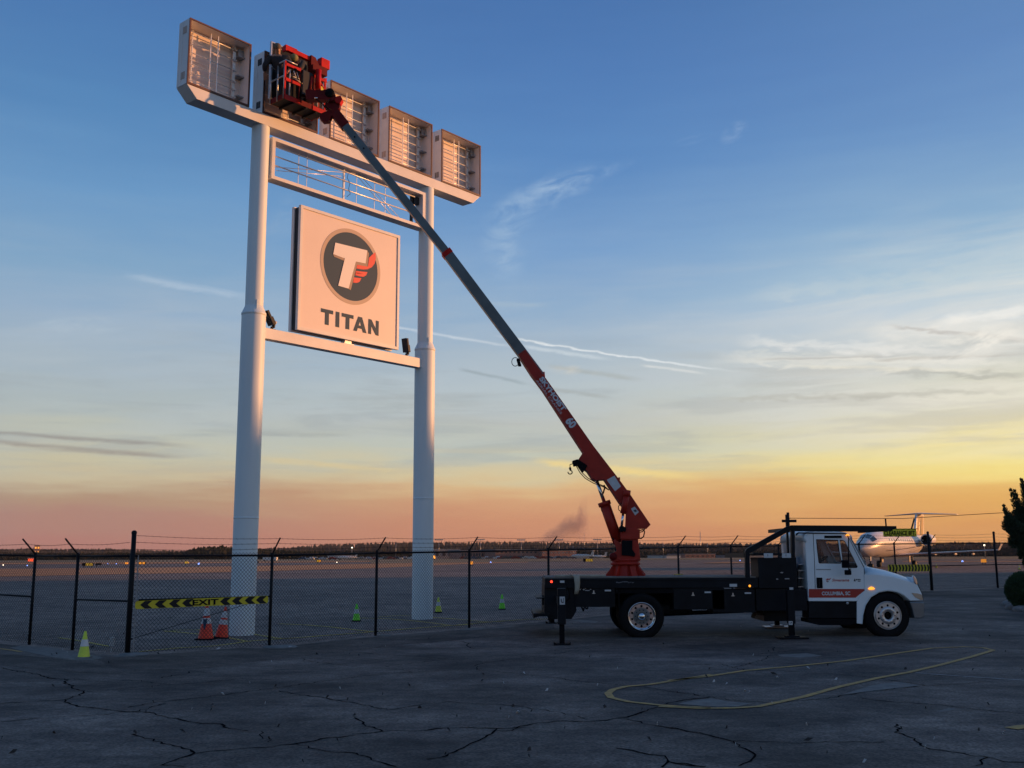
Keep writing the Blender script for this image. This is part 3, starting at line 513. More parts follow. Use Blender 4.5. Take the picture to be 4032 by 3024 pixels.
for a_, b_ in (((2.98 + s0, z1 - .1), (4.55 + s0, z0 + .1)), ((2.9 + s0, z1 - .16), (4.25 + s0, z0 + .1)), ((.45, z0 + .38), (3.1, z1 - .1)), ((.5, z0 + .3), (2.6, z1 - .32))):
    b = MB(); b.tube(SP(*a_, .0), SP(*b_, .0), .009, 5); b.build('brace_rod', 'rail', fr_)
b = MB(); sbox(b, s1 - .36, s1 - .3, z0 + .085, z1 - .085, -.12, -.05); sbox(b, s1 - .3, s1 - .1, z1 - .35, z1 - .14, -.12, .0); b.build('ballast_box', 'dk', fr_)
b = MB(); pts = [SP(2.55 + s0, z1 - .2, .03), SP(2.5 + s0, z1 - .33, .05), SP(2.6 + s0, z1 - .45, .05), SP(2.56 + s0, z1 - .62, .05), SP(2.62 + s0, z1 - .75, .05), SP(2.5 + s0, z1 - .86, .05)]; b.path(pts, .007, 5); b.build('loose_cable', 'dk', fr_)
# TITAN panel
s0, s1, z0, z1 = 1.175, 4.61, 7.335, 10.545
b = MB(); sbox(b, s0 + .03, s1 - .03, z0 + .03, z1 - .03, -.10, .08); core = b.build('panel_body', 'dk', pyl)
for o0, o1 in ((.08, .17), (-.19, -.10)):
    b = MB(); t = .075
    sbox(b, s0, s1, z1 - t, z1, o0, o1); sbox(b, s0, s1, z0, z0 + t, o0, o1); sbox(b, s0, s0 + t, z0 + t, z1 - t, o0, o1); sbox(b, s1 - t, s1, z0 + t, z1 - t, o0, o1); b.build('panel_frame', 'white', pyl, bevel=.01)
b = MB(); sbox(b, s0 + .07, s1 - .07, z0 + .07, z1 - .07, .07, .145); face = b.build('sign_face', 'face', pyl)
O1 = .149
b = MB(); b.plate([circ(2.88, 9.30, 1.03, 72, 1.01), circ(2.88, 9.30, .93, 72, .91)], SF(O1 + .002), .004); b.build('emblem_ring', 'gold', face)
b = MB(); b.plate([circ(2.88, 9.30, .93, 72, .91)], SF(O1 - .001), .003); b.build('emblem_disc', 'char', face)
T_ = [(2.32, 9.82), (3.42, 9.86), (3.37, 9.49), (3.03, 9.47), (2.80, 8.69), (2.45, 8.70), (2.65, 9.47), (2.26, 9.50)]
sidec = [(2.26, 9.50), (2.30, 9.44), (2.66, 9.40), (2.65, 9.47)]
b = MB(); b.plate([[(3.42, 9.86), (3.49, 9.79), (3.44, 9.42), (3.37, 9.49)]], SF(O1 + .006), .004); b.plate([[(3.37, 9.49), (3.44, 9.42), (3.08, 9.395), (3.03, 9.47)]], SF(O1 + .006), .004)
b.plate([[(3.03, 9.47), (3.08, 9.395), (2.88, 8.665), (2.80, 8.69)]], SF(O1 + .006), .004); b.plate([sidec], SF(O1 + .006), .004); b.build('letter_shade', 'lets', face)
b = MB(); b.plate([[(2.26, 9.50), (2.32, 9.82), (3.42, 9.86), (3.37, 9.49), (3.03, 9.47), (2.80, 8.69), (2.45, 8.70), (2.65, 9.47)]], SF(O1 + .012), .005); b.build('emblem_letter', 'lface', face)
def feather(pts): b = MB(); b.plate([pts], SF(O1 + .003), .003); b.build('wing_feather', 'sred', face)
feather([(3.09, 9.40), (3.46, 9.43), (3.50, 9.68), (3.60, 9.78), (3.72, 9.88), (3.74, 9.72), (3.70, 9.56), (3.60, 9.44), (3.45, 9.35), (3.30, 9.31), (3.06, 9.29)])
feather([(3.05, 9.22), (3.45, 9.27), (3.40, 9.17), (3.30, 9.11), (3.18, 9.10), (3.03, 9.10)]); feather([(3.02, 9.18), (3.30, 9.20), (3.2, 9.17), (3.1, 9.15)])
feather([(2.98, 9.03), (3.24, 9.06), (3.18, 8.95), (3.08, 8.90), (2.96, 8.885)])
def letter(loops, s, w_=.35):
    b = MB(); b.plate([[(s + x * w_, 7.61 + y * .40) for x, y in lp] for lp in loops], SF(O1 + .002), .005); b.build('letter', 'char', face)
TT = [(0, 1), (1, 1), (1, .76), (.66, .76), (.66, 0), (.34, 0), (.34, .76), (0, .76)]
letter([TT], 1.915, .40); letter([[(0, 0), (0, 1), (1, 1), (1, 0)]], 2.40, .125); letter([TT], 2.60, .40)
letter([[(0, 0), (.36, 1), (.66, 1), (1.02, 0), (.74, 0), (.66, .22), (.34, .22), (.27, 0)], [(.41, .42), (.59, .42), (.5, .70)]], 3.0, .45)
letter([[(0, 0), (0, 1), (.28, 1), (.72, .45), (.72, 1), (1, 1), (1, 0), (.72, 0), (.28, .55), (.28, 0)]], 3.52, .37)
# floodlights
for i, (s, lab) in enumerate(((.52, 'black floodlight on the lower beam beside the nearer left pole, tilted up at the panel'), (5.05, 'black floodlight at the right end of the lower beam, under the panel corner'))):
    q = SP(s, 7.235, .02); fl = thing('floodlight', q, lab, 'floodlight', 'floodlights on the lower beam of the pylon')
    b = MB(); b.tube(q, q + ZZ * .08, .035, 8); b.box(q + ZZ * .01, (.16, .12, .015), UX, NX, ZZ); b.box(q + ZZ * .1 + UX * .05, (.03, .09, .09), UX, NX, ZZ); b.build('mount', 'dk', fl)
    ax = (ZZ * .84 - UX * .54).normalized() if i == 0 else (ZZ * .985 - UX * .17).normalized(); sdn = NX.cross(ax).normalized(); cq = q + ZZ * .11 + ax * .2
    b = MB(); b.box(cq, (.06, .22, .37), sdn, NX, ax); b.box(cq - sdn * .05 - ax * .1, (.06, .18, .2), sdn, NX, ax); b.build('housing', 'dk', fl, bevel=.008)
    b = MB(); b.box(cq + sdn * .037, (.004, .19, .39), sdn, NX, ax); b.build('lens', 'dglass', fl)
    b = MB(); b.tube(q + ZZ * .14 + UX * .06, q + ZZ * .22 + UX * .11, .04, 8); b.build('sensor', 'lab', fl)

# ------------------------------------------------------------------ removed sign face held at the basket
q0 = SP(-.08, 12.9, .42); pan = thing('sign_face_panel', q0, 'dark square sign face standing on edge behind the work basket, before the second cabinet', 'sign panel')
b = MB(); sbox(b, -.08, 1.57, 12.88, 14.33, .40, .43); b.build('panel', 'pnl', pan)
b = MB()
for q in ((-.10, -.07, 12.86, 14.35), (1.56, 1.59, 12.86, 14.35), (-.07, 1.56, 12.86, 12.89), (-.07, 1.56, 14.32, 14.35)): sbox(b, *q, .385, .445)
b.build('edge_trim', 'alu', pan)

# ------------------------------------------------------------------ boom truck
YN, YF, YM = 23.3, 25.7, 24.5
troot = Vector((P('c6', 1220, 1450, 24.5).x, YM, 0))
trk = thing('boom_truck', troot, 'white-cab black flatbed truck parked behind the lot with a raised red crane boom', 'crane truck')
def pts7(L, Y): return [XZ('c7', x, y, Y) for x, y in L]
def pts6(L, Y): return [XZ('c6', x, y, Y) for x, y in L]
def pts5(L, Y): return [XZ('c5', x, y, Y) for x, y in L]
xr = XZ('c6', 245, 840, YN)[0]; xf = XZ('c7', 455, 850, YN)[0]; zt = 1.315
b = MB(); b.bb(xr, xf, YN, YF, 1.10, zt); b.bb(xr, xf, YN - .012, YN, 1.26, zt); b.build('deck', 'black', trk, bevel=.006)
b = MB()
nb = 9
for i in range(nb):
    b = MB(); y0 = YN + .04 + i * (YF - YN - .08) / nb; b.bb(xr + .03, xf - .03, y0, y0 + (YF - YN - .08) / nb - .012, zt + .001, zt + .026 + .002 * (i % 2)); b.build('deck_plank', 'wood', trk)
def pbox(name, k, x0, y0, x1, y1, Y0, Y1, m='black', parent=None, bev=.006):
    a = XZ(k, x0, y0, Y0); c = XZ(k, x1, y1, Y0); b = MB(); b.bb(a[0], c[0], Y0, Y1, c[1], a[1]); return b.build(name, m, parent or trk, bevel=bev)
def ppoly(name, k, L, Y, d, m='black', parent=None, bev=0.0, holes=None):
    b = MB(); b.plate([[XZ(k, x, y, Y) for x, y in L]] + [[XZ(k, x, y, Y) for x, y in h] for h in (holes or [])], TF(Y), d); return b.build(name, m, parent or trk, bevel=bev)
pbox('tool_box', 'c6', 548, 932, 950, 1122, YN + .03, YN + .6); pbox('tool_box', 'c6', 1535, 932, 2052, 1148, YN + .03, YN + .6); pbox('tool_box', 'c7', 8, 915, 430, 1135, YN + .03, YN + .6)
for k, x, y in (('c6', 735, 975), ('c6', 1733, 995), ('c7', 212, 963)):
    ppoly('latch', k, [(x - 20, y + 12), (x - 6, y + 4), (x - 6, y - 18), (x + 4, y - 18), (x + 6, y + 4), (x + 20, y + 12), (x, y + 16)], YN + .028, .012, 'alu')
for k, x0, y0, x1, y1 in (('c6', 845, 950, 908, 966), ('c6', 1848, 968, 1912, 984), ('c7', 325, 940, 388, 955)): pbox('handle', k, x0, y0, x1, y1, YN + .01, YN + .028, 'lab')
random.seed(3)
for j in range(2):
    b = MB()
    for i in range(9):
        x = 595 + 12 * i + random.uniform(-5, 5); y = 945 + random.uniform(-12, 14)
        if j: x = 960 + 20 * i; y = 872 + random.uniform(-4, 6)
        L = [(x, y), (x + random.uniform(6, 16), y - random.uniform(2, 8)), (x + random.uniform(8, 18), y + 3), (x + 3, y + 6)]
        b.plate([[XZ('c6', u_, v_, YN - .013 if j else YN + .028) for u_, v_ in L]], TF(YN - .013 if j else YN + .028), .002)
    b.build('paint_chip', 'lab' if not j else 'grey', trk)
pbox('reflector', 'c6', 395, 858, 440, 880, YN - .016, YN - .010, 'lab'); pbox('label_plate', 'c7', 178, 858, 252, 886, YN - .016, YN - .010, 'lab')
ppoly('rear_box', 'c6', [(240, 895), (545, 925), (562, 1165), (512, 1245), (300, 1248), (238, 1190)], YN + .06, 2.2, 'black', bev=.01)
ppoly('rear_bumper', 'c6', [(128, 1188), (290, 1188), (290, 1218), (190, 1218), (128, 1236)], YN - .1, 2.5, 'black'); pbox('tow_bar', 'c6', 160, 1028, 245, 1040, YN + .2, YF - .3, 'black'); pbox('tow_bar', 'c6', 215, 1005, 240, 1105, YN + .5, YN + .6, 'black'); pbox('mud_step', 'c6', 285, 1215, 302, 1275, YN + .2, YN + .3, 'black')
for x, k, y, m in ((310, 'c6', 868, 'tail'),):
    b = MB(); p = P(k, x, y, YN - .02); b.lathe(p + Vector((0, .012, 0)), [(0.0, .022), (.02, .018), (.028, 0)], 12, (0, -1, 0)); b.build('marker_light', m, trk)
p = P('c7', 375, 878, YN - .02); b = MB(); b.lathe(p + Vector((0, .012, 0)), [(0.0, .022), (.018, .018), (.026, 0)], 12, (0, -1, 0)); b.build('marker_light', 'amber', trk)
# rear outriggers
for Y0, sg in ((21.85, 1), (27.1, -1)):
    xa = XZ('c6', 370, 935, 21.85)[0]; xb = XZ('c6', 450, 935, 21.85)[0]; ztop = XZ('c6', 400, 935, 21.85)[1]
    b = MB(); b.bb(xa, xb, Y0 - .08, Y0 + .08, .42, ztop); leg = b.build('outrigger_leg', 'black', trk, bevel=.012)
    b = MB(); b.bb(xa + .03, xb - .03, Y0 - .055, Y0 + .055, gz(Y0) + .03, .5); b.build('inner_leg', 'blk2', leg)
    b = MB(); b.plate([[(xa - .09, gz(Y0) + .01), (xb + .09, gz(Y0) + .01), (xb + .09, gz(Y0) + .07), (xb + .03, gz(Y0) + .035), (xa - .03, gz(Y0) + .035), (xa - .09, gz(Y0) + .07)]], TF(Y0 - .13), .26); b.build('foot_pad', 'black', leg)
    b = MB(); b.bb(xa + .02, xb - .02, min(Y0, YM), max(Y0, YM), .80, .95); b.build('outrigger_arm', 'black', trk)
    if sg > 0:
        b = MB(); b.bb(xa + .04, xa + .145, Y0 - .084, Y0 - .081, .82, .98); lp_ = b.build('warning_label', 'lab', leg)
        b = MB(); b.plate([[(xa + .06, .94), (xa + .08, .94), (xa + .085, .88), (xa + .11, .87), (xa + .11, .95), (xa + .125, .95), (xa + .12, .85), (xa + .08, .85), (xa + .065, .88)]], TF(Y0 - .086), .002); b.build('pictogram', 'txtd', leg)
        b = MB(); b.path([Vector((xb, Y0, 1.25)), Vector((xb + .07, Y0, 1.1)), Vector((xb + .09, Y0 + .1, .95)), Vector((xb + .02, Y0 + .3, .85))], .012, 6); b.build('hydraulic_hose', 'blk2', leg)
# front outriggers
for x0, x1, yb_, Y0 in ((740, 808, 1412, 22.95), (608, 665, 1308, 25.55)):
    g_ = gz(Y0); xa = XZ('c7', x0, 1200, Y0)[0]; xb = XZ('c7', x1, 1200, Y0)[0]
    b = MB(); b.bb(xa, xb, Y0 - .08, Y0 + .08, .35, 1.05); leg = b.build('outrigger_leg', 'black', trk, bevel=.01)
    b = MB(); b.bb(xa + .02, xb - .02, Y0 - .05, Y0 + .05, g_ + .05, .45); b.build('inner_leg', 'blk2', leg)
    xm = (xa + xb) / 2; b = MB(); b.box((xm, Y0, g_ + .028), (.62, .42, .035)); b.box((xm, Y0, g_ + .06), (.28, .24, .03)); b.build('foot_pad', 'black' if Y0 < 24 else 'metal', leg, bevel=.006)
pbox('warning_label', 'c7', 750, 1219, 790, 1255, 22.866, 22.869, 'lab'); pbox('pictogram', 'c7', 760, 1228, 768, 1246, 22.862, 22.865, 'txtd'); pbox('pictogram', 'c7', 772, 1226, 782, 1240, 22.862, 22.865, 'txtd')
# chassis, tanks
b = MB()
for y in (24.1, 24.85): b.bb(xr + .1, XZ('c7', 1990, 1000, YN)[0], y, y + .08, .72, .98)
for k in range(7): xx = xr + .6 + k * 1.05; b.bb(xx, xx + .09, 24.18, 24.85, .78, .9)
chs = b.build('chassis_rail', 'blk2', trk)
pbox('lower_body', 'c7', 432, 905, 935, 1118, YN + .06, YF - .1); ppoly('hydraulic_tank', 'c7', [(515, 1118), (740, 1118), (742, 1218), (515, 1220)], YN + .35, 1.2, 'black')
b = MB(); b.path([P('c7', 515, 1140, YN + .5), P('c7', 440, 1140, YN + .5), P('c7', 410, 1155, YN + .5), P('c7', 405, 1185, YN + .5)], .045, 10); b.build('exhaust_pipe', 'bark', trk)
ppoly('battery_box', 'c7', [(945, 1026), (1418, 1026), (1418, 1185), (1405, 1192), (945, 1192)], YN + .03, .55, 'black', bev=.02); ppoly('step_plate', 'c7', [(938, 1196), (1430, 1200), (1430, 1235), (1350, 1258), (1050, 1258), (940, 1232)], YN + .02, .6, 'blk2', bev=.01)
b = MB(); p = P('c7', 1320, 1045, YN + .02); b.lathe(p, [(0, .012), (.024, .01), (.03, 0)], 12, (0, -1, 0)); b.build('filler_cap', 'alu', trk)
# axles
b = MB(); xw = P('c6', 1220, 1235, YN).x; xw2 = P('c7', 1712, 1190, YN).x; R = .492
b.tube((xw, 23.4, R), (xw, 25.6, R), .09, 10); b.lathe((xw, 24.5, R), [(.0, -.25), (.2, -.18), (.24, 0), (.2, .18), (0, .25)], 14, (0, 1, 0)); b.tube((xw2, 23.4, R - .05), (xw2, 25.6, R - .05), .06, 8); b.tube((xw, 24.5, R + .1), (xw2 - .8, 24.5, .75), .05, 8); b.build('axle', 'blk2', trk)
pbox('wheel_well', 'c6', 952, 930, 1533, 985, YN + .05, YN + .7, 'blk2'); b = MB(); b.bb(XZ('c6', 952, 985, YN + .8)[0], XZ('c6', 960, 985, YN + .8)[0], YN + .05, YN + .7, .45, 1.1); b.build('mud_flap', 'tyre', trk)
for L in (((612, 1122), (622, 1140), (630, 1165), (636, 1140), (640, 1122)), ((652, 1122), (662, 1145), (676, 1132), (672, 1122))):
    b = MB(); b.path([P('c6', x, y, YN + .4) for x, y in L], .018, 6); b.build('hanging_hose', 'blk2', trk)
b = MB(); b.tube(P('c6', 1425, 1195, YN + 1.3), P('c6', 2240, 1160, YN + 1.3), .05, 10); b.tube(P('c6', 1545, 1120, YN + 1.3), P('c6', 1600, 1185, YN + 1.3), .03, 8); b.build('drive_shaft', 'blk2', trk)
for x in (1600, 1712, 1890): b = MB(); b.tube(P('c6', x, 1130, YN + 1.2), P('c6', x, 1168, YN + 1.2), .035, 8); b.build('chassis_bracket', 'blk2', trk)
b = MB(); b.lathe(P('c6', 1490, 1135, YN + 1.0), [(0, -.5), (.12, -.48), (.14, -.4), (.14, .4), (.12, .48), (0, .5)], 14, (1, 0, 0)); b.build('air_tank', 'dk', trk)
# wheels
def wheel(cx, Yo, sign, front):
    c = Vector((cx, Yo, R)); ax = (0, -sign, 0); wd = .27
    b = MB(); rr = R
    prof = [(.30, -.03), (.33, -.005), (.40, .004), (.455, -.004), (.478, -.03), (.492, -.05)]
    for g in range(5):
        z = -.055 - g * (wd - .11) / 4.0; prof += [(.492, z), (.492, z - .022), (.481, z - .025), (.481, z - .034)]
    prof += [(.492, -wd + .05), (.478, -wd + .03), (.455, -wd + .004), (.38, -wd), (.30, -wd + .03), (.30, -.03)]
    b.lathe(c, prof, 48, ax); ty = b.build('tyre', 'tyre', trk); ty['label'] = 'rear truck tyre' if not front else 'front truck tyre'
    dd = .02 if front else -.09
    b = MB(); b.lathe(c, [(.30, -.03), (.305, -.002), (.292, .006), (.285, -.01), (.268, -.03 if front else -.055), (.262, dd - .01)], 40, ax)
    N = Vector(ax); X = Vector((1, 0, 0)); Yv = Vector((0, 0, 1))
    if N.y > 0: X = -X
    v0 = c + N * dd
    holes = [circ(.215 * math.cos(t), .215 * math.sin(t), .026, 12) for t in [2 * PI * i / 10 + .3 for i in range(10)]] + [circ(0, 0, .085, 20)]
    b.plate([circ(0, 0, .264, 40)] + holes, (v0, X, Yv, N), .012)
    b.build('rim', 'alu' if front else 'chrome', ty)
    b = MB(); b.lathe(c, [(.19, dd - .005), (.172, dd + .018), (.165, dd + .022), (.1, dd + .022), (.088, dd + .01), (.086, dd - .06)], 32, ax)
    b.build('hub_flange', 'alu' if front else 'stone', ty)
    for i in range(10):
        b = MB(); t = 2 * PI * i / 10; q = c + X * (.135 * math.cos(t)) + Yv * (.135 * math.sin(t)); b.tube(q + N * (dd + .02), q + N * (dd + .052), .014, 6); b.build('lug_nut', 'chrome' if front else 'dk', ty)
    b = MB()
    if front: b.lathe(c, [(.08, dd - .06), (.07, dd - .045), (0, dd - .045)], 20, ax); b.build('hub_bore', 'blk2', ty)
    else: b.lathe(c, [(.088, dd), (.09, dd + .04), (.075, dd + .085), (.045, dd + .11), (0, dd + .118)], 24, ax); b.build('hub_cap', 'chrome', ty)
    b = MB(); b.lathe(c, [(.29, -.16), (.0, -.16)], 24, ax); b.build('brake_drum', 'blk2', ty)
wheel(xw2, YN, 1, True); wheel(xw, YN, 1, False); wheel(xw2, YF, -1, True); wheel(xw, YF, -1, False); wheel(xw, YN + .32, 1, False); wheel(xw, YF - .32, -1, False)

# --- cab
YC, YC2 = YN + .02, YF - .27
out = [(948, 1022), (940, 900), (928, 640), (916, 450), (916, 400), (938, 373), (1000, 368), (1300, 376), (1345, 396), (1508, 684), (1480, 696), (1488, 915), (1478, 935), (1412, 1022)]
w1 = [(1016, 426), (1228, 432), (1240, 520), (1262, 640), (1255, 662), (1050, 660), (1040, 650), (1026, 540)]
w2 = [(1246, 432), (1278, 434), (1296, 446), (1418, 690), (1410, 704), (1300, 704), (1272, 640)]
cabp = None
for Y0, nm in ((YC, 'near'), (YC2 - .04, 'far')):
    b = MB(); b.plate([pts7(out, YC)] + [pts7(w1, YC), pts7(w2, YC)], TF(Y0), .04); o = b.build('cab_side', 'cab', trk, bevel=.004)
    if nm == 'near': cabp = o
    b = MB(); b.plate([pts7(w1, YC)], TF(Y0 + .018), .005); b.plate([pts7(w2, YC)], TF(Y0 + .018), .005); b.build('side_window', 'glass', o)
    b = MB()
    for wl in (w1, w2):
        cx_ = sum(p[0] for p in wl) / len(wl); cy_ = sum(p[1] for p in wl) / len(wl)
        inn = [(cx_ + (x - cx_) * .955, cy_ + (y - cy_) * .965) for x, y in wl]
        b.plate([pts7(wl, YC), pts7(inn, YC)], TF(Y0 - .003 if nm == 'near' else Y0 + .043), .006)
    b.build('window_seal', 'blk2', o)
xa, za = XZ('c7', 948, 1022, YC); xcb = XZ('c7', 916, 450, YC)[0]
# roof and back as lofts
def loft(name, prof, m, Ya, Yb, parent, crown=.03, th=.03, n=8):
    b = MB(); vs = []; fs = []
    for i in range(n + 1):
        t = i / n; y = Ya + (Yb - Ya) * t; c_ = crown * (1 - (2 * t - 1) ** 2) - crown * .0
        for (x, z, k) in prof: vs.append((x, y, z + c_ * k))
    m_ = len(prof)
    for i in range(n):
        for j in range(m_ - 1): fs.append((i * m_ + j, (i + 1) * m_ + j, (i + 1) * m_ + j + 1, i * m_ + j + 1))
    b.add(vs, fs, True); o = b.build(name, m, parent); md = o.modifiers.new('s', 'SOLIDIFY'); md.thickness = th; md.offset = 0; return o
rp = pts7([(914, 455), (908, 410), (915, 385), (945, 366), (1010, 360), (1300, 368), (1348, 392), (1362, 418)], YC)
loft('roof', [(x, z, 1) for x, z in rp], 'cab', YC - .005, YC2 + .005, trk, .05, .035)
# dark drip visor along the roof edge, vent over the door
ppoly('roof_trim', 'c7', [(820, 372), (845, 358), (960, 360), (1300, 366), (1340, 385), (1330, 390), (1290, 376), (940, 372), (850, 372), (822, 392)], YC - .01, .03, 'dk', bev=.003); pbox('door_vent', 'c7', 1097, 391, 1265, 414, YC - .014, YC - .002, 'blk2', bev=.004)
back = [(xcb - .0, 0)]
b = MB(); zb0 = za; zb1 = XZ('c7', 916, 440, YC)[1]; zw0 = XZ('c7', 900, 605, YC)[1]; zw1 = XZ('c7', 900, 430, YC)[1]
FB = (Vector((xa - .0, 0, 0)), Vector((0, 1, 0)), Vector((0, 0, 1)), Vector((1, 0, 0)))
b.plate([[(YC + .01, zb0), (YC2 - .01, zb0), (YC2 - .01, zb1), (YC + .01, zb1)], [(YC + .22, zw0), (YC2 - .22, zw0), (YC2 - .22, zw1), (YC + .22, zw1)]], (Vector((xa - .02, 0, 0)), Vector((0, 1, 0)), Vector((-(xa - xcb) / (zb1 - zb0) * 1.0, 0, 1)), Vector((-1, 0, 0))), .03) if False else None
lean = (xcb - xa) / (zb1 - zb0)
b.plate([[(YC + .01, 0), (YC2 - .01, 0), (YC2 - .01, zb1 - zb0), (YC + .01, zb1 - zb0)], [(YC + .2, zw0 - zb0), (YC2 - .2, zw0 - zb0), (YC2 - .2, zw1 - zb0), (YC + .2, zw1 - zb0)]], (Vector((xa - .01, 0, zb0)), Vector((0, 1, 0)), Vector((lean, 0, 1)), Vector((-1, 0, 0))), .03)
bk = b.build('cab_back', 'cab', trk)
b = MB(); b.plate([[(YC + .2, zw0 - zb0), (YC2 - .2, zw0 - zb0), (YC2 - .2, zw1 - zb0), (YC + .2, zw1 - zb0)]], (Vector((xa - .0, 0, zb0)), Vector((0, 1, 0)), Vector((lean, 0, 1)), Vector((-1, 0, 0))), .006); b.build('rear_window', 'glass', bk)
# windshield with pillars
pa = XZ('c7', 1352, 410, YC); pbt = XZ('c7', 1500, 672, YC)
b = MB(); q = Vector((pbt[0] - pa[0], 0, pbt[1] - pa[1])); Lw = q.length; q.normalize(); Nw = Vector((-q.z, 0, q.x)); Nw = Nw if Nw.x > 0 else -Nw
FW = (Vector((pa[0], 0, pa[1])) + Nw * .01, Vector((0, 1, 0)), q, Nw)
b.plate([[(YC, 0), (YC2, 0), (YC2, Lw), (YC, Lw)], [(YC + .09, .06), (YC2 - .09, .06), (YC2 - .06, Lw - .05), (YC + .06, Lw - .05)]], FW, .03); b.build('windshield_frame', 'cab', trk)
b = MB(); b.plate([[(YC + .09, .06), (YC2 - .09, .06), (YC2 - .06, Lw - .05), (YC + .06, Lw - .05)]], (FW[0] - Nw * .012, *FW[1:]), .006); b.build('windshield', 'glass', trk)
# floor, dash, seats, wheel
zs = XZ('c7', 1000, 660, YC)[1]
b = MB(); b.bb(xa + .03, XZ('c7', 1470, 900, YC)[0], YC + .05, YC2 - .05, zb0 + .02, zb0 + .08); b.build('cab_floor', 'blk2', trk)
b = MB(); b.bb(XZ('c7', 1330, 690, YC)[0], XZ('c7', 1475, 690, YC)[0], YC + .06, YC2 - .06, zs - .35, zs - .02); b.build('dashboard', 'blk2', trk, bevel=.03)
for y in (YC + .2, YC2 - .75):
    b = MB(); xs_ = XZ('c7', 1040, 600, YC)[0]; b.bb(xs_, xs_ + .5, y, y + .5, zs - .55, zs - .35); b.box((xs_ + .06, y + .25, zs + .03), (.12, .46, .75), (1, 0, .1), (0, 1, 0), (-.1, 0, 1)); b.box((xs_ + .02, y + .25, zs + .46), (.09, .26, .14)); b.build('cab_seat', 'seat', trk, bevel=.03)
b = MB(); cw = Vector((XZ('c7', 1250, 610, YC)[0], YC2 - .5, zs + .04)); aw = Vector((-.5, 0, .85)).normalized()
for i in range(20):
    t0, t1_ = 2 * PI * i / 20, 2 * PI * (i + 1) / 20; X_ = Vector((.85, 0, .5)).normalized(); b.tube(cw + X_ * .22 * math.cos(t0) + Vector((0, .22 * math.sin(t0), 0)), cw + X_ * .22 * math.cos(t1_) + Vector((0, .22 * math.sin(t1_), 0)), .013, 6)
b.tube(cw, cw - aw * .3, .02, 6); b.tube(cw - X_ * .2, cw + X_ * .2, .012, 5); b.build('steering_wheel', 'blk2', trk)
b = MB()
for x0_, x1_ in ((1060, 1085), (1120, 1150)): b.plate([[XZ('c7', x0_, 655, YC), XZ('c7', x0_ + 12, 510, YC), XZ('c7', x1_ - 8, 505, YC), XZ('c7', x1_, 600, YC), XZ('c7', x1_ - 4, 655, YC)]], TF(YC + .9), .03)
b.build('papers', 'lab', trk)
# door lines, handle, band
ppoly('door_band', 'c7', [(947, 907), (1482, 907), (1484, 922), (1398, 991), (946, 991)], YC - .005, .006, 'band'); ppoly('sill_trim', 'c7', [(946, 1008), (1422, 1010), (1412, 1024), (946, 1024)], YC - .012, .02, 'cab')
for L in ([(985, 372), (990, 372), (1003, 640), (1010, 905), (1005, 905), (998, 640)], [(1478, 700), (1483, 700), (1491, 915), (1482, 932), (1478, 926), (1486, 914)], [(1320, 392), (1326, 395), (1482, 696), (1476, 699)]): ppoly('door_seam', 'c7', L, YC - .002, .003, 'blk2')
pbox('door_trim', 'c7', 1018, 714, 1160, 720, YC - .010, YC - .001, 'grey', bev=0); pbox('door_handle', 'c7', 1020, 797, 1082, 900, YC - .02, YC - .001, 'blk2', bev=.012); pbox('handle_lever', 'c7', 1044, 812, 1052, 888, YC - .03, YC - .021, 'dk', bev=0)
def t7(body, x0, y0, x1, y1, Y, m, bold=.02, shear=0.0, spacing=1.0):
    a = XZ('c7', x0, y0, Y); c = XZ('c7', x1, y1, Y); return text(body, (Vector(((a[0] + c[0]) / 2, Y, (a[1] + c[1]) / 2)), (1, 0, 0), (0, 0, 1), (0, -1, 0)), abs(c[0] - a[0]), abs(c[1] - a[1]), m, trk, 'lettering', bold, .002, shear, spacing)
t7('COLUMBIA, SC', 1070, 932, 1348, 974, YC - .007, 'txt', .035); t7('Signarama', 1168, 808, 1338, 842, YC - .003, 'txtr', .02, .3)
ppoly('logo_arrow', 'c7', [(1106, 812), (1135, 804), (1142, 822), (1130, 818), (1122, 834), (1114, 836), (1120, 818)], YC - .003, .002, 'txtr'); ppoly('logo_arrow', 'c7', [(1140, 808), (1166, 800), (1154, 812), (1146, 824)], YC - .003, .002, 'txtr'); ppoly('logo_arrow', 'c7', [(1118, 838), (1140, 826), (1136, 838), (1124, 842)], YC - .003, .002, 'txtd')
t7('DT 466', 1402, 808, 1446, 824, YC - .003, 'grey', .03) if False else ppoly('badge', 'c7', [(1380, 832), (1384, 816), (1390, 806), (1396, 816), (1400, 834)], YC - .003, .003, 'txtd')
for x0_, y0_, x1_, y1_ in ((1402, 810, 1414, 824), (1418, 810, 1430, 824), (1434, 810, 1446, 824), (1420, 829, 1446, 836)): ppoly('badge', 'c7', [(x0_, y0_), (x1_, y0_), (x1_, y1_), (x0_, y1_)], YC - .003, .003, 'txtd')
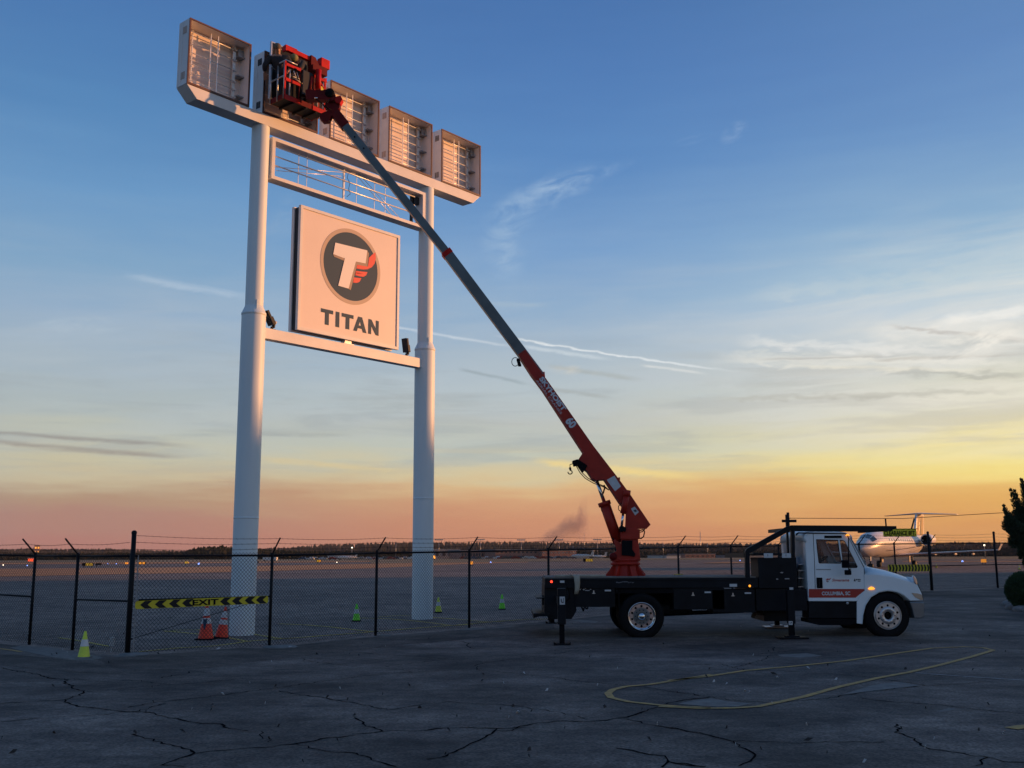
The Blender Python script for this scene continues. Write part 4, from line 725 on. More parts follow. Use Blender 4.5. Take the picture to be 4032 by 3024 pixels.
# mirrors
b = MB(); b.bb(XZ('c7', 1272, 632, YN - .3)[0], XZ('c7', 1335, 632, YN - .3)[0], YN - .32, YN - .2, XZ('c7', 1300, 704, YN - .3)[1], XZ('c7', 1300, 628, YN - .3)[1]); mr = b.build('mirror', 'blk2', trk, bevel=.02)
b = MB(); b.bb(XZ('c7', 1300, 725, YN - .3)[0], XZ('c7', 1356, 725, YN - .3)[0], YN - .32, YN - .2, XZ('c7', 1300, 772, YN - .3)[1], XZ('c7', 1300, 724, YN - .3)[1]); b.build('mirror', 'blk2', trk, bevel=.02)
b = MB(); b.path([P('c7', 1322, 392, YN - .05), P('c7', 1330, 420, YN - .26), P('c7', 1332, 720, YN - .26), P('c7', 1350, 715, YN + .02)], .012, 6); b.build('mirror_arm', 'blk2', trk)
b = MB(); p = P('c7', 1322, 392, YN); b.lathe(p, [(0, .04), (.03, .03), (.042, 0)], 12); b.build('roof_marker', 'amber', trk)
# hood and fenders
fend = [(1484, 768), (1620, 772), (1760, 790), (1950, 848), (1998, 870), (2040, 955), (2052, 1016), (1922, 1020), (1868, 972), (1800, 940), (1712, 926), (1625, 940), (1545, 988), (1494, 1066), (1470, 1160), (1464, 1247), (1412, 1240), (1412, 1030), (1488, 922)]
for Y0 in (YN + .005, YF - .035):
    b = MB(); b.plate([pts7(fend, YN)], TF(Y0), .03); o = b.build('fender', 'cab', trk, bevel=.006)
# fender flare lip
b = MB(); arc = [(1464, 1247), (1470, 1160), (1494, 1066), (1545, 988), (1625, 940), (1712, 926), (1800, 940), (1868, 972), (1922, 1020)]
for Y0, Y1 in ((YN - .012, YN + .3), (YF - .3, YF + .012)):
    vs = []; 
    for x, z in pts7(arc, YN): vs += [(x, Y0, z), (x, Y1, z), (x, Y0, z + .035)]
    n_ = len(arc); b.add(vs, [(i * 3, i * 3 + 1, i * 3 + 4, i * 3 + 3) for i in range(n_ - 1)] + [(i * 3, i * 3 + 3, i * 3 + 5, i * 3 + 2) for i in range(n_ - 1)], True)
b.build('wheel_arch', 'cab', trk)
# hood loft across: station list along x with side height, centre height, inset
stn = [((1484, 768), (1500, 684), 0.0), ((1620, 772), (1622, 690), .0), ((1760, 790), (1775, 722), .01), ((1880, 826), (1890, 755), .03), ((1950, 848), (1958, 780), .06), ((1990, 868), (1985, 812), .10)]
b = MB(); vs = []; K = 14
for (a, c, ins) in stn:
    xa_, za_ = XZ('c7', *a, YN); xc_, zc_ = XZ('c7', *c, YN)
    for i in range(K + 1):
        t = i / K * 2 - 1; e_ = 1 - abs(t) ** 3.2; y = YM + t * ((YF - YN) / 2 - ins - .005)
        vs.append((xa_ + (xc_ - xa_) * e_, y, za_ + (zc_ - za_) * e_))
b.add(vs, [(i * (K + 1) + j, (i + 1) * (K + 1) + j, (i + 1) * (K + 1) + j + 1, i * (K + 1) + j + 1) for i in range(len(stn) - 1) for j in range(K)], True)
hd = b.build('hood', 'cab', trk); md = hd.modifiers.new('s', 'SOLIDIFY'); md.thickness = .02
# nose: grille surround and front corner
ppoly('nose_panel', 'c7', [(1950, 850), (1965, 790), (1990, 815), (2000, 868), (2042, 955), (2052, 1016), (1990, 1016), (1950, 900)], YN + .1, 2.2, 'cab', bev=.02); ppoly('grille', 'c7', [(1994, 845), (2006, 868), (2045, 955), (2054, 1012), (2040, 1012), (1990, 880)], YN + .55, 1.3, 'blk2')
ppoly('hood_corner_highlight', 'c7', [(1950, 782), (1962, 778), (1985, 805), (1997, 862), (1984, 866), (1966, 832)], YN + .02, .06, 'chrome', bev=.006)  # bright reflection on the hood corner, built as an added pale chrome piece
for Y0 in (YN - .004, YF - .05): ppoly('headlight', 'c7', [(1938, 944), (2000, 950), (2040, 962), (2050, 1012), (2030, 1014), (1975, 988)], YN - .004, .05, 'lamp', bev=.006) if Y0 < 24 else None
ppoly('bumper', 'c7', [(1922, 1030), (2060, 1034), (2066, 1060), (2060, 1178), (2030, 1194), (1968, 1194), (1950, 1110)], YN - .02, 2.45, 'bump', bev=.03)
ppoly('marker_light', 'c7', [(1520, 906), (1535, 892), (1555, 886), (1575, 894), (1586, 908), (1560, 914), (1535, 914)], YN - .012, .02, 'amber', bev=.003)
b = MB(); b.path([P('c7', 1500, 672, YC + .3), P('c7', 1480, 600, YC + .7)], .01, 5); b.path([P('c7', 1500, 672, YC + 1.1), P('c7', 1478, 598, YC + 1.5)], .01, 5); b.build('wiper', 'blk2', trk)
# --- headache rack and box behind cab
pbox('side_locker', 'c7', 452, 602, 838, 900, YN + .02, YN + .75); pbox('side_locker', 'c7', 452, 602, 838, 900, YF - .75, YF - .02)
ppoly('latch', 'c7', [(665, 750), (680, 742), (700, 745), (690, 756)], YN + .018, .01, 'metal'); pbox('handle', 'c7', 712, 803, 758, 814, YN + .01, YN + .019, 'metal'); pbox('handle', 'c7', 630, 806, 650, 818, YN + .01, YN + .019, 'metal')
for x0_, x1_ in ((510, 600), (686, 775)): pbox('label_plate', 'c7', x0_, 562, x1_, 606, YN + .0, YN + .012, 'lab'); pbox('label_mark', 'c7', x0_ + 36, 570, x0_ + 42, 592, YN - .004, YN - .001, 'txtd', bev=0)
pbox('locker_shelf', 'c7', 410, 560, 800, 582, YN + .02, YF - .02); pbox('label_mark', 'c7', 758, 892, 796, 914, YN + .012, YN + .018, 'lab', bev=0)
for Y0 in (YN + .03, YF - .13):
    ppoly('rack_post', 'c7', [(332, 540), (372, 540), (378, 842), (334, 842)], Y0, .1); ppoly('rack_strut', 'c7', [(332, 545), (345, 518), (740, 300), (800, 292), (806, 320), (760, 345), (380, 560)], Y0 + .005, .09); ppoly('rack_post', 'c7', [(776, 320), (810, 320), (812, 600), (780, 600)], Y0, .1)
    ppoly('rack_rail', 'c7', [(775, 290), (1400, 294), (1794, 298), (1796, 326), (1640, 352), (775, 348)], Y0 + .002, .1, bev=.004)
for x_ in (790, 1300, 1740): b = MB(); a = XZ('c7', x_, 300, YN); b.bb(a[0], a[0] + .08, YN + .13, YF - .13, a[1] - .1, a[1] - .02); b.build('rack_crossbar', 'black', trk)
b = MB(); a = XZ('c7', 352, 560, YN); b.bb(a[0] - .05, a[0] + .05, YN + .13, YF - .13, a[1] - .1, a[1]); b.build('rack_crossbar', 'black', trk)
pbox('rack_post', 'c7', 724, 186, 758, 560, YN + .55, YN + .63); pbox('rack_crossbar', 'c7', 688, 236, 828, 262, YN + .5, YN + .549, bev=0)
for y in (670, 730, 803, 885, 932): pbox('step_rung', 'c7', 846, y - 3, 896, y + 4, YN + .25, YN + .55, 'alu', bev=0)
b = MB(); b.tube(P('c7', 850, 600, YN + .6), P('c7', 850, 930, YN + .6), .05, 10); b.build('exhaust_stack', 'metal', trk)

# --- pedestal, turret, boom
xc = XZ('c5', 770, 1600, YM)[0]; zd = zt + .02
b = MB(); zp = XZ('c5', 770, 1525, YM)[1]; b.lathe((xc, YM, 0), [(.34, zd), (.33, zd + .03), (.27, zp), (0, zp)], 8, smooth=False); ped = b.build('pedestal', 'red', trk)
for i in range(8):
    a = 2 * PI * i / 8 + .2; dx, dy = math.cos(a), math.sin(a); b = MB()
    b.plate([[(.15, zd), (.475, zd), (.475, zd + .04), (.30, zp - .02), (.15, zp - .02)]], (Vector((xc, YM, 0)) + Vector((-dy, dx, 0)) * .01, Vector((dx, dy, 0)), ZZ, Vector((-dy, dx, 0))), .02); b.build('gusset', 'red', ped)
b = MB(); b.lathe((xc, YM, 0), [(.31, zp - .03), (.345, zp - .02), (.345, zp + .03), (.315, zp + .035), (.315, zp + .06), (.345, zp + .065), (.345, zp + .10), (0, zp + .10)], 32); b.build('slew_ring', 'red', trk)
ppoly('turret_plate', 'c5', [(682, 1508), (672, 1480), (690, 1455), (712, 1440), (690, 1372), (700, 1365), (738, 1395), (740, 1362), (850, 1362), (866, 1500)], YM - .28, .05, 'red', bev=.004); ppoly('turret_plate', 'c5', [(682, 1508), (672, 1480), (690, 1455), (712, 1440), (690, 1372), (700, 1365), (738, 1395), (740, 1362), (850, 1362), (866, 1500)], YM + .23, .05, 'red', bev=.004)
ppoly('turret_core', 'c5', [(760, 1370), (835, 1370), (835, 1500), (760, 1500)], YM - .2, .4, 'redd'); ppoly('winch_motor', 'c5', [(745, 1372), (815, 1372), (812, 1430), (832, 1462), (826, 1480), (800, 1474), (745, 1470)], YM - .34, .05, 'blk2', bev=.006)
b = MB(); p = P('c5', 688, 1478, YM - .3); b.lathe(p, [(0, .06), (.08, .05), (.09, 0), (.09, -.1)], 16, (0, -1, 0)); b.build('slew_motor', 'redd', trk)
ppoly('turret_head', 'c5', [(738, 1290), (862, 1300), (862, 1364), (738, 1364)], YM - .33, .66, 'red', bev=.006)
boomO = MB()
heel = [(775, 1095), (765, 1300), (862, 1298), (905, 1298), (932, 1270), (792, 1062), (780, 1070)]
for Y0 in (YM - .31, YM + .27): ppoly('boom_heel_plate', 'c5', heel, Y0, .04, 'red', bev=.003)
near = [(112, 127), (68, 158), (150, 285), (225, 385), (492, 795), (462, 842), (480, 890), (520, 920), (552, 968), (572, 979), (632, 975), (640, 985), (735, 1130), (780, 1180), (905, 1296), (931, 1270), (786, 1055), (735, 985), (560, 757), (380, 500), (240, 303)]
bm_ = ppoly('boom_base', 'c5', near, YM - .22, .44, 'red', bev=.004)
def alongf(k, p0, p1, Y, side=1):
    a = P(k, *p0, Y); c = P(k, *p1, Y); X = (c - a).normalized(); Yv = Vector((-X.z, 0, X.x)); return a, c, X, Yv * side
a, c, X, Yv = alongf('c5', (212, 325), (352, 530), YM - .222)
mid = P('c5', 290, 413, YM - .223)
def rt(body, k, p0, p1, hpx, m, bold, off=0.0, shear=0):
    a = P(k, *p0, YM - .222); c = P(k, *p1, YM - .222); X = (c - a).normalized(); Yv = Vector((-X.z, 0, X.x)); L = (c - a).length
    text(body, ((a + c) / 2 + Vector((0, -.002 - off, 0)), X, Yv, (0, -1, 0)), L, hpx, m, bm_, 'lettering', bold, .003, shear)
cv = lambda x, y: ((2100 + x * .1809 - 2000) / .60293, (1400 + y * .1809 - 1300) / .60293)
rt('SKYHOIST', 'c5', cv(165, 480), cv(680, 1190), .125, 'txt', .045, .002); rt('AERIAL CRANES', 'c5', cv(72, 535), cv(612, 1268), .052, 'txt', -.004, -.0005); rt('60', 'c5', cv(755, 1375), cv(890, 1545), .21, 'txt', .05)
ppoly('capacity_chart', 'c5', [(645, 978), (695, 950), (738, 1020), (700, 1052)], YM - .224, .004, 'lab', bm_); ppoly('chart_mark', 'c5', [(672, 996), (690, 985), (702, 1004), (686, 1016)], YM - .229, .003, 'txt', bm_)
ppoly('warning_label', 'c5', [(803, 1166), (828, 1152), (855, 1188), (831, 1210)], YM - .313, .004, 'lab', bm_); ppoly('label_mark', 'c5', [(818, 1178), (832, 1170), (846, 1182), (830, 1188)], YM - .318, .003, 'txtd', bm_)
ppoly('lug', 'c5', [(228, 285), (232, 270), (240, 272), (243, 305)], YM - .1, .1, 'red', bm_); ppoly('lug', 'c5', [(720, 968), (724, 960), (733, 962), (732, 978)], YM - .1, .1, 'red', bm_)
# boom extensions, tilting slightly toward the sign
def bpt(k, x, y, Y): return P(k, x, y, Y)
Ya, Yb, Yc = YM, 24.25, 23.95
s1a = P('c5', 110, 175, Ya); s1b = at(966 * 1.8228, 548 * 1.8228, Yb); s2b = at(746 * 1.8228, 273 * 1.8228, Yc); s3b = at(716 * 1.8228, 235 * 1.8228, Yc)
def bmbeam(name, a, c, h, w_, m, parent, bev=.006):
    X = (c - a).normalized(); side = Vector((0, 1, 0)) - X * X.y; side.normalize(); b = MB(); b.beam(a, c, w_, h, side); return b.build(name, m, parent, bevel=bev)
bmbeam('boom_extension', s1a + (s1a - s1b).normalized() * .6, s1b, .235, .30, 'steel', trk); ex2 = bmbeam('boom_extension', s1b + (s1b - s2b).normalized() * .3, s2b, .185, .25, 'steel', trk)
d2 = (s2b - s1b).normalized(); bmbeam('extension_collar', s1b - d2 * .06, s1b + d2 * .06, .25, .32, 'red2', trk); bmbeam('boom_tip_sleeve', s2b - d2 * .02, s3b + d2 * .12, .225, .28, 'redd', trk)
for tq in (.10, .19): pbolt = s2b.lerp(s1b, tq); b = MB(); b.tube(pbolt + Vector((0, -.15, 0)), pbolt + Vector((0, -.12, 0)), .018, 8); b.build('bolt', 'blk2', ex2)
# cable eye ring at the base boom tip
b = MB(); rc = P('c5', 48, 207, YM - .1)
for i in range(14): t0 = 2 * PI * i / 14; t1_ = 2 * PI * (i + 1) / 14; b.tube(rc + Vector((.085 * math.cos(t0), 0, .105 * math.sin(t0))), rc + Vector((.085 * math.cos(t1_), 0, .105 * math.sin(t1_))), .009, 6)
b.build('hose_loop', 'blk2', bm_); ppoly('hose_clamp', 'c5', [(56, 188), (74, 182), (88, 228), (68, 228)], YM - .2, .2, 'blk2', bm_)
# winch head, hook, hoses
ppoly('winch_head', 'c5', [(422, 852), (455, 842), (488, 862), (505, 872), (520, 885), (495, 925), (472, 900), (455, 880), (432, 886)], YM - .26, .3, 'blk2', bm_, bev=.01)
b = MB(); b.path([P('c5', 425, 872, YM), P('c5', 405, 878, YM), P('c5', 406, 900, YM)], .010, 6); b.lathe(P('c5', 406, 902, YM), [(0, .03), (.022, .02), (.03, 0), (.022, -.03), (0, -.05)], 10)
hp = P('c5', 406, 925, YM)
prev = None
for i in range(12):
    t = -PI * .55 + PI * 1.6 * i / 11; q = hp + Vector((.05 * math.cos(t) * 1.0, 0, -.045 * math.sin(t) - .01))
    if prev: b.tube(prev, q, .014, 6)
    prev = q
b.tube(P('c5', 406, 905, YM), hp + Vector((.03, 0, .05)), .014, 6); b.build('crane_hook', 'dk', trk)
for o_ in (0, 14): b = MB(); b.path([P('c5', 445 + o_ * .5, 885, YM - .25), P('c5', 470 + o_, 930, YM - .25), P('c5', 505 + o_, 968 - o_ * .3, YM - .25), P('c5', 560 + o_, 1000 - o_ * .3, YM - .25), P('c5', 620 + o_, 1022, YM - .25), P('c5', 660, 1045, YM - .2)], .011, 6); b.build('hydraulic_hose', 'blk2', bm_)
b = MB(); b.path([P('c5', 628, 1010, YM), P('c5', 632, 1030, YM), P('c5', 622, 1065, YM), P('c5', 612, 1078, YM)], .02, 6); b.build('hanging_valve', 'blk2', bm_)
b = MB(); b.tube(P('c5', 580, 985, YM), P('c5', 632, 1130, YM), .042, 12); b.build('lift_rod', 'chrome', trk)
b = MB(); b.tube(P('c5', 626, 1120, YM), P('c5', 722, 1390, YM), .125, 20); b.tube(P('c5', 626, 1120, YM), P('c5', 635, 1146, YM), .15, 20); b.build('lift_cylinder', 'red', trk)
b = MB(); b.path([P('c5', 612, 1160, YM), P('c5', 612, 1180, YM - .05), P('c5', 628, 1192, YM)], .012, 6); b.path([P('c5', 688, 1360, YM - .1), P('c5', 700, 1400, YM - .2), P('c5', 706, 1420, YM - .2)], .015, 6); b.build('hydraulic_hose', 'blk2', trk)
b = MB(); b.tube(P('c5', 776, 1075, YM - .38), P('c5', 752, 1198, YM - .38), .07, 14); b.tube(P('c5', 779, 1045, YM - .38), P('c5', 774, 1085, YM - .38), .085, 12); b.build('fold_cylinder', 'red', trk)
b = MB(); b.tube(P('c5', 752, 1195, YM - .38), P('c5', 742, 1285, YM - .38), .03, 10); b.build('fold_rod', 'chrome', trk); ppoly('fold_pin', 'c5', [(730, 1285), (745, 1275), (772, 1290), (770, 1315), (735, 1315)], YM - .45, .2, 'blk2')
b = MB(); b.path([P('c5', 740, 1130, YM - .3), P('c5', 722, 1150, YM - .3), P('c5', 722, 1172, YM - .3), P('c5', 745, 1192, YM - .3)], .01, 6); b.path([P('c5', 862, 1308, YM - .3), P('c5', 885, 1302, YM - .35), P('c5', 893, 1315, YM - .35), P('c5', 886, 1348, YM - .35), P('c5', 868, 1362, YM - .3), P('c5', 845, 1350, YM - .3)], .014, 6)
b.path([P('c5', 862, 1320, YM - .3), P('c5', 880, 1315, YM - .35), P('c5', 895, 1298, YM - .33)], .012, 6); b.build('hydraulic_hose', 'blk2', trk)

# --- work basket at the boom tip
bs0, bs1, bo0, bo1, bz = -.16, 1.12, .56, 1.10, 12.64
b = MB(); sbox(b, bs0, bs1, bz, bz + .13, bo1 - .03, bo1); sbox(b, bs0, bs1, bz, bz + .13, bo0, bo0 + .03); sbox(b, bs0, bs0 + .03, bz, bz + .13, bo0 + .03, bo1 - .03); sbox(b, bs1 - .03, bs1, bz, bz + .13, bo0 + .03, bo1 - .03)
bsk = b.build('basket', 'redd', trk, bevel=.004)
b = MB(); sbox(b, bs0 + .031, bs1 - .031, bz + .005, bz + .03, bo0 + .031, bo1 - .031); b.build('basket_floor', 'pnl', bsk)
for s in (.1, .5, .8): b = MB(); sbox(b, s, s + .05, bz - .05, bz - .002, bo0, bo1); b.build('floor_beam', 'pnl', bsk)
zR = 13.60
def rail_(a, c, r, m, nm='basket_rail', n=8): b = MB(); b.tube(a, c, r, n); b.build(nm, m, bsk)
for z in (zR, 13.22):   # grey end rails
    rail_(SP(bs0, z, bo0), SP(bs0, z, bo1), .02, 'alu')
for o in (bo0, bo0 + .27, bo1 - .02): rail_(SP(bs0, bz, o), SP(bs0, zR, o), .02, 'alu', 'basket_post')
rail_(SP(bs0, 13.62, bo1), SP(bs0 + .36, 13.62, bo1), .018, 'alu'); rail_(SP(bs0, zR, bo0), SP(bs1, zR, bo0), .018, 'alu'); rail_(SP(bs1, zR, bo0), SP(bs1, zR, bo1), .018, 'red2')
for z0_, h in ((13.49, .07), (13.10, .08)):
    for sa, sb_ in ((bs0 + .02, .32), (.72, bs1)): b = MB(); sbox(b, sa, sb_, z0_, z0_ + h, bo1 - .02, bo1 + .015); b.build('basket_rail', 'red2', bsk, bevel=.004)
b = MB(); sbox(b, bs0, .30, bz - .01, bz + .10, bo1 + .001, bo1 + .02); sbox(b, .70, bs1, bz - .01, bz + .10, bo1 + .001, bo1 + .02); b.build('kick_plate', 'red2', bsk)
for s in (bs0 + .01, .30, .72, 1.08): b = MB(); sbox(b, s - .02, s + .025, bz, zR, bo1 - .03, bo1 + .005); b.build('basket_post', 'red2' if s < .2 or s > 1 else 'redd', bsk)
for s in (.0, .86, 1.02): rail_(SP(s + .02, bz + .1, bo1 - .04), SP(s + .02, 13.45, bo1 - .04), .016, 'white', 'basket_post')
for o in (bo0, bo1 - .3): rail_(SP(bs1, bz, o), SP(bs1, zR, o), .02, 'red2', 'basket_post')
rail_(SP(.74, 13.60, bo1), SP(1.05, 13.28, bo1 + .02), .018, 'red2', 'basket_brace'); rail_(SP(.08, 13.42, bo1 + .02), SP(.18, 13.25, bo1 + .02), .010, 'white', 'basket_brace'); rail_(SP(.18, 13.42, bo1 + .02), SP(.27, 13.2, bo1 + .02), .010, 'alu', 'basket_brace')
rail_(SP(.08, 13.23, bo1 + .03), SP(.34, 13.18, bo1 + .03), .016, 'gold', 'control_lever')
b = MB(); sbox(b, .34, .66, 12.9, 13.55, bo1 - .08, bo1 + .05); b.build('control_box', 'dk', bsk, bevel=.02)
b = MB(); sbox(b, .85, 1.03, 13.2, 13.33, bo1 + .016, bo1 + .022); b.build('basket_label', 'yel', bsk)
# mast, jib and rotator
b = MB(); b.tube(SP(.76, 13.15, 1.22), SP(.76, 13.66, 1.22), .07, 20); mast = b.build('jib_mast', 'red2', trk)
a_ = SP(-.05, 14.03, .92); c_ = SP(.70, 14.0, .95); b = MB(); b.beam(a_, c_, .10, .11, NX); jb = b.build('jib_arm', 'red2', trk, bevel=.006)
b = MB(); b.beam(SP(-.05, 14.09, .92), SP(.30, 14.09, .92), .08, .04, NX); b.beam(SP(-.07, 14.01, .92), SP(-.03, 14.01, .92), .14, .14, NX); b.build('jib_head', 'red2', jb)
b = MB(); b.plate([[(.66, 14.08), (.80, 14.06), (.90, 13.93), (.90, 13.78), (.70, 13.72), (.66, 13.85)]], SF(1.05), .14); b.build('jib_knuckle', 'redd', jb, bevel=.006)
b = MB(); sbox(b, 1.0, 1.27, 13.92, 14.16, .86, 1.03); jw = b.build('winch_box', 'red2', trk, bevel=.01); b = MB(); sbox(b, .78, 1.2, 13.72, 13.92, .9, 1.02); sbox(b, .62, .9, 13.62, 13.78, .98, 1.18); b.build('winch_bracket', 'redd', jw)
b = MB(); b.tube(SP(.62, 13.45, 1.14), SP(.56, 13.05, 1.14), .05, 10); b.build('rotator_cylinder', 'redd', trk)
arm = [(930, 1075), (990, 1058), (1080, 1075), (1240, 1080), (1300, 1065), (1400, 1095), (1480, 1170), (1460, 1260), (1380, 1290), (1300, 1250), (1090, 1240), (940, 1250)]
b = MB(); b.plate([[XZ('H', x, y, 23.72) for x, y in arm]], TF(23.72), .22); bk_ = b.build('basket_bracket', 'redd', trk, bevel=.01)
b = MB(); b.lathe(P('H', 1370, 1125, 23.7), [(0, .03), (.10, .02), (.115, 0), (.115, -.2)], 20, (0, -1, 0)); b.build('knuckle_drum', 'blk2', bk_)
b = MB(); b.plate([[XZ('H', x, y, 23.74) for x, y in [(1455, 1250), (1500, 1190), (1570, 1178), (1605, 1240), (1560, 1320), (1530, 1320), (1480, 1300)]]], TF(23.74), .2); b.build('tip_bracket', 'red2', trk, bevel=.01)
b = MB(); b.plate([[XZ('H', x, y, 23.80) for x, y in [(1350, 1370), (1480, 1300), (1560, 1340), (1550, 1400), (1500, 1440), (1420, 1480), (1400, 1560), (1360, 1640), (1250, 1650), (1190, 1590), (1200, 1510), (1290, 1470), (1370, 1450)]]], TF(23.80), .18); b.build('tip_plate', 'redd', trk, bevel=.008)
b = MB(); b.path([P('H', 1380, 1250, 23.7), P('H', 1300, 1330, 23.6), P('H', 1320, 1400, 23.6), P('H', 1400, 1440, 23.7)], .015, 6); b.path([P('H', 620, 640, 23.75), P('H', 760, 700, 23.7), P('H', 850, 790, 23.7), P('H', 860, 960, 23.7), P('H', 830, 1230, 23.75)], .016, 6); b.path([P('H', 1100, 1220, 23.65), P('H', 1240, 1330, 23.6), P('H', 1320, 1440, 23.6)], .014, 6); b.build('hydraulic_hose', 'blk2', trk)
b = MB(); b.tube(P('H', 1095, 1222, 23.62), P('H', 1155, 1228, 23.62), .018, 8); b.build('fitting', 'chrome', trk)

# cargo resting on the deck
def cargo(name, x0, y0, x1, y1, Y0, Y1, m, lab, cat, rot=0):
    a = XZ('c6', x0, y0, Y0); c = XZ('c6', x1, y1, Y0); b = MB(); b.bb(a[0], c[0], Y0, Y1, zt + .03, max(a[1], zt + .05)); o = b.build(name, m, None, Vector(((a[0] + c[0]) / 2, (Y0 + Y1) / 2, zt + .03)), bevel=.008); return tag(o, lab, cat)
cargo('ladder_plank', 350, 803, 850, 835, YN + .25, YN + .65, 'tarp', 'pale long plank lying on the truck deck behind the red pedestal', 'plank'); cargo('wooden_block', 1555, 818, 1635, 834, YF - .6, YF - .35, 'yline2', 'small yellow block lying on the far edge of the truck deck', 'block')
b = MB(); a = XZ('c6', 505, 830, YN - .02)[0]
rg = [(a, zt + .034), (a + .24, zt + .034)]
vs = []
for i, (dy, dz, sh_) in enumerate(((.5, .05, .0), (.25, .055, .02), (.0, .05, .03), (-.035, .02, .06), (-.04, -.12, .08), (-.035, -.26, .085), (-.03, -.36, .07))):
    wv = .20 - i * .02
    for j in range(5): vs.append((a + sh_ + wv * j / 4, YN + dy + .008 * math.sin(j * 2.1 + i), zt + .02 + dz + .006 * math.cos(j * 3 + i)))
b.add(vs, [(i * 5 + j, (i + 1) * 5 + j, (i + 1) * 5 + j + 1, i * 5 + j + 1) for i in range(6) for j in range(4)], True)
o = b.build('rag', 'tarp', None, Vector((a, YN, zt))); tag(o, 'pale cloth rag draped over the rear edge of the truck deck', 'rag'); md = o.modifiers.new('s', 'SOLIDIFY'); md.thickness = .006

# ------------------------------------------------------------------ people
def skin_mesh(name, pts, edges, m, parent, sub=2):
    me = bpy.data.meshes.new('t'); o0 = ORG[parent]; me.from_pydata([tuple(Vector(p[0]) - o0) for p in pts], edges, [])
    ob = bpy.data.objects.new('t', me); COL.objects.link(ob); md = ob.modifiers.new('k', 'SKIN'); sk = me.skin_vertices[0].data
    for i, p in enumerate(pts): r = p[1]; sk[i].radius = r if isinstance(r, tuple) else (r, r); sk[i].use_root = (i == 0)
    md.use_smooth_shade = True; s2 = ob.modifiers.new('s', 'SUBSURF'); s2.levels = sub; s2.render_levels = sub
    dg = bpy.context.evaluated_depsgraph_get(); dg.update(); nm = bpy.data.meshes.new_from_object(ob.evaluated_get(dg)); nm.name = name
    bpy.data.objects.remove(ob); nm.materials.clear(); nm.materials.append(MT[m]); o = bpy.data.objects.new(name, nm); COL.objects.link(o); o.parent = parent; ORG[o] = o0; return o
def person(base, label, J, hatm, cm, pm):
    t = thing('person', base, label, 'person')
    pel, chest, neck, head, shL, elL, haL, shR, elR, haR, hipL, knL, ftL, hipR, knR, ftR = J
    P_ = [(pel, (.14, .11)), (chest, (.17, .12)), (neck, .055), (head, .088), (head + (head - neck).normalized() * .07, .072), (shL, .068), (elL, .05), (haL, .034), (shR, .068), (elR, .05), (haR, .034), (hipL, .095), (knL, .065), (ftL, .05), (hipR, .095), (knR, .065), (ftR, .05), ((pel + chest) / 2, (.14, .105)), (ftL + Vector((.1, -.06, -.02)), .04), (ftR + Vector((.1, -.06, -.02)), .04)]
    E_ = [(0, 17), (17, 1), (1, 2), (2, 3), (3, 4), (1, 5), (5, 6), (6, 7), (1, 8), (8, 9), (9, 10), (0, 11), (11, 12), (12, 13), (0, 14), (14, 15), (15, 16), (13, 18), (16, 19)]
    skin_mesh('body', P_, E_, 'skin', t)
    C_ = [(pel, (.16, .13)), ((pel + chest) / 2, (.165, .13)), (chest, (.19, .14)), (neck - (neck - chest) * .25, .085), (shL, .085), (elL, .066), (haL + (elL - haL) * .2, .05), (shR, .085), (elR, .066), (haR + (elR - haR) * .2, .05)]
    skin_mesh('jacket', C_, [(0, 1), (1, 2), (2, 3), (2, 4), (4, 5), (5, 6), (2, 7), (7, 8), (8, 9)], cm, t)
    T2 = [(pel, (.155, .125)), (hipL, .11), (knL, .082), (ftL + (knL - ftL) * .15, .068), (hipR, .11), (knR, .082), (ftR + (knR - ftR) * .15, .068)]
    skin_mesh('trousers', T2, [(0, 1), (1, 2), (2, 3), (0, 4), (4, 5), (5, 6)], pm, t)
    up = (head - neck).normalized(); b = MB(); b.lathe(head + up * .045, [(.094, -.01), (.099, .02), (.088, .065), (.05, .098), (0, .108)], 16, up); b.lathe(head + up * .045, [(.098, -.018), (.105, 0), (.098, .02)], 16, up); b.build('knit_cap', hatm, t)
    for hnd, el in ((haL, elL), (haR, elR)):
        dd = (hnd - el).normalized(); sd = dd.cross(ZZ).normalized(); b = MB(); b.box(hnd + dd * .04, (.03, .085, .09), dd.cross(sd), sd, dd)
        for i in range(4): o_ = sd * (-.032 + .021 * i); q = hnd + dd * .085 + o_; b.tube(q, q + dd * (.035 + .008 * (i in (1, 2))) - ZZ * .01, .0095, 6); b.tube(q + dd * .035 - ZZ * .01, q + dd * .045 - ZZ * .04, .0085, 6)
        b.tube(hnd + dd * .02 + sd * .04, hnd + dd * .06 + sd * .07, .011, 6); b.build('hand', 'skin', t)
    # face
    fw_ = Vector((.35, -.93, 0)); f_ = (fw_ - up * fw_.dot(up)).normalized(); sd = up.cross(f_).normalized(); b = MB()
    b.lathe(head + f_ * .083, [(0, .032), (.012, .02), (.018, 0)], 8, f_)
    for s in (-1, 1): b.lathe(head + sd * s * .09 - up * .005, [(0, .015), (.02, .01), (.026, 0)], 8, sd * s)
    b.build('face_features', 'skin', t); b = MB()
    for s in (-1, 1): b.box(head + f_ * .082 + sd * s * .032 + up * .022, (.02, .008, .008), sd, f_, up)
    b.box(head + f_ * .08 - up * .045, (.04, .008, .008), sd, f_, up); b.build('eyes_and_mouth', 'dk', t)
    return t
fl = bz + .05
def J(s, z, o): return SP(s, z, o)
SH1 = .10
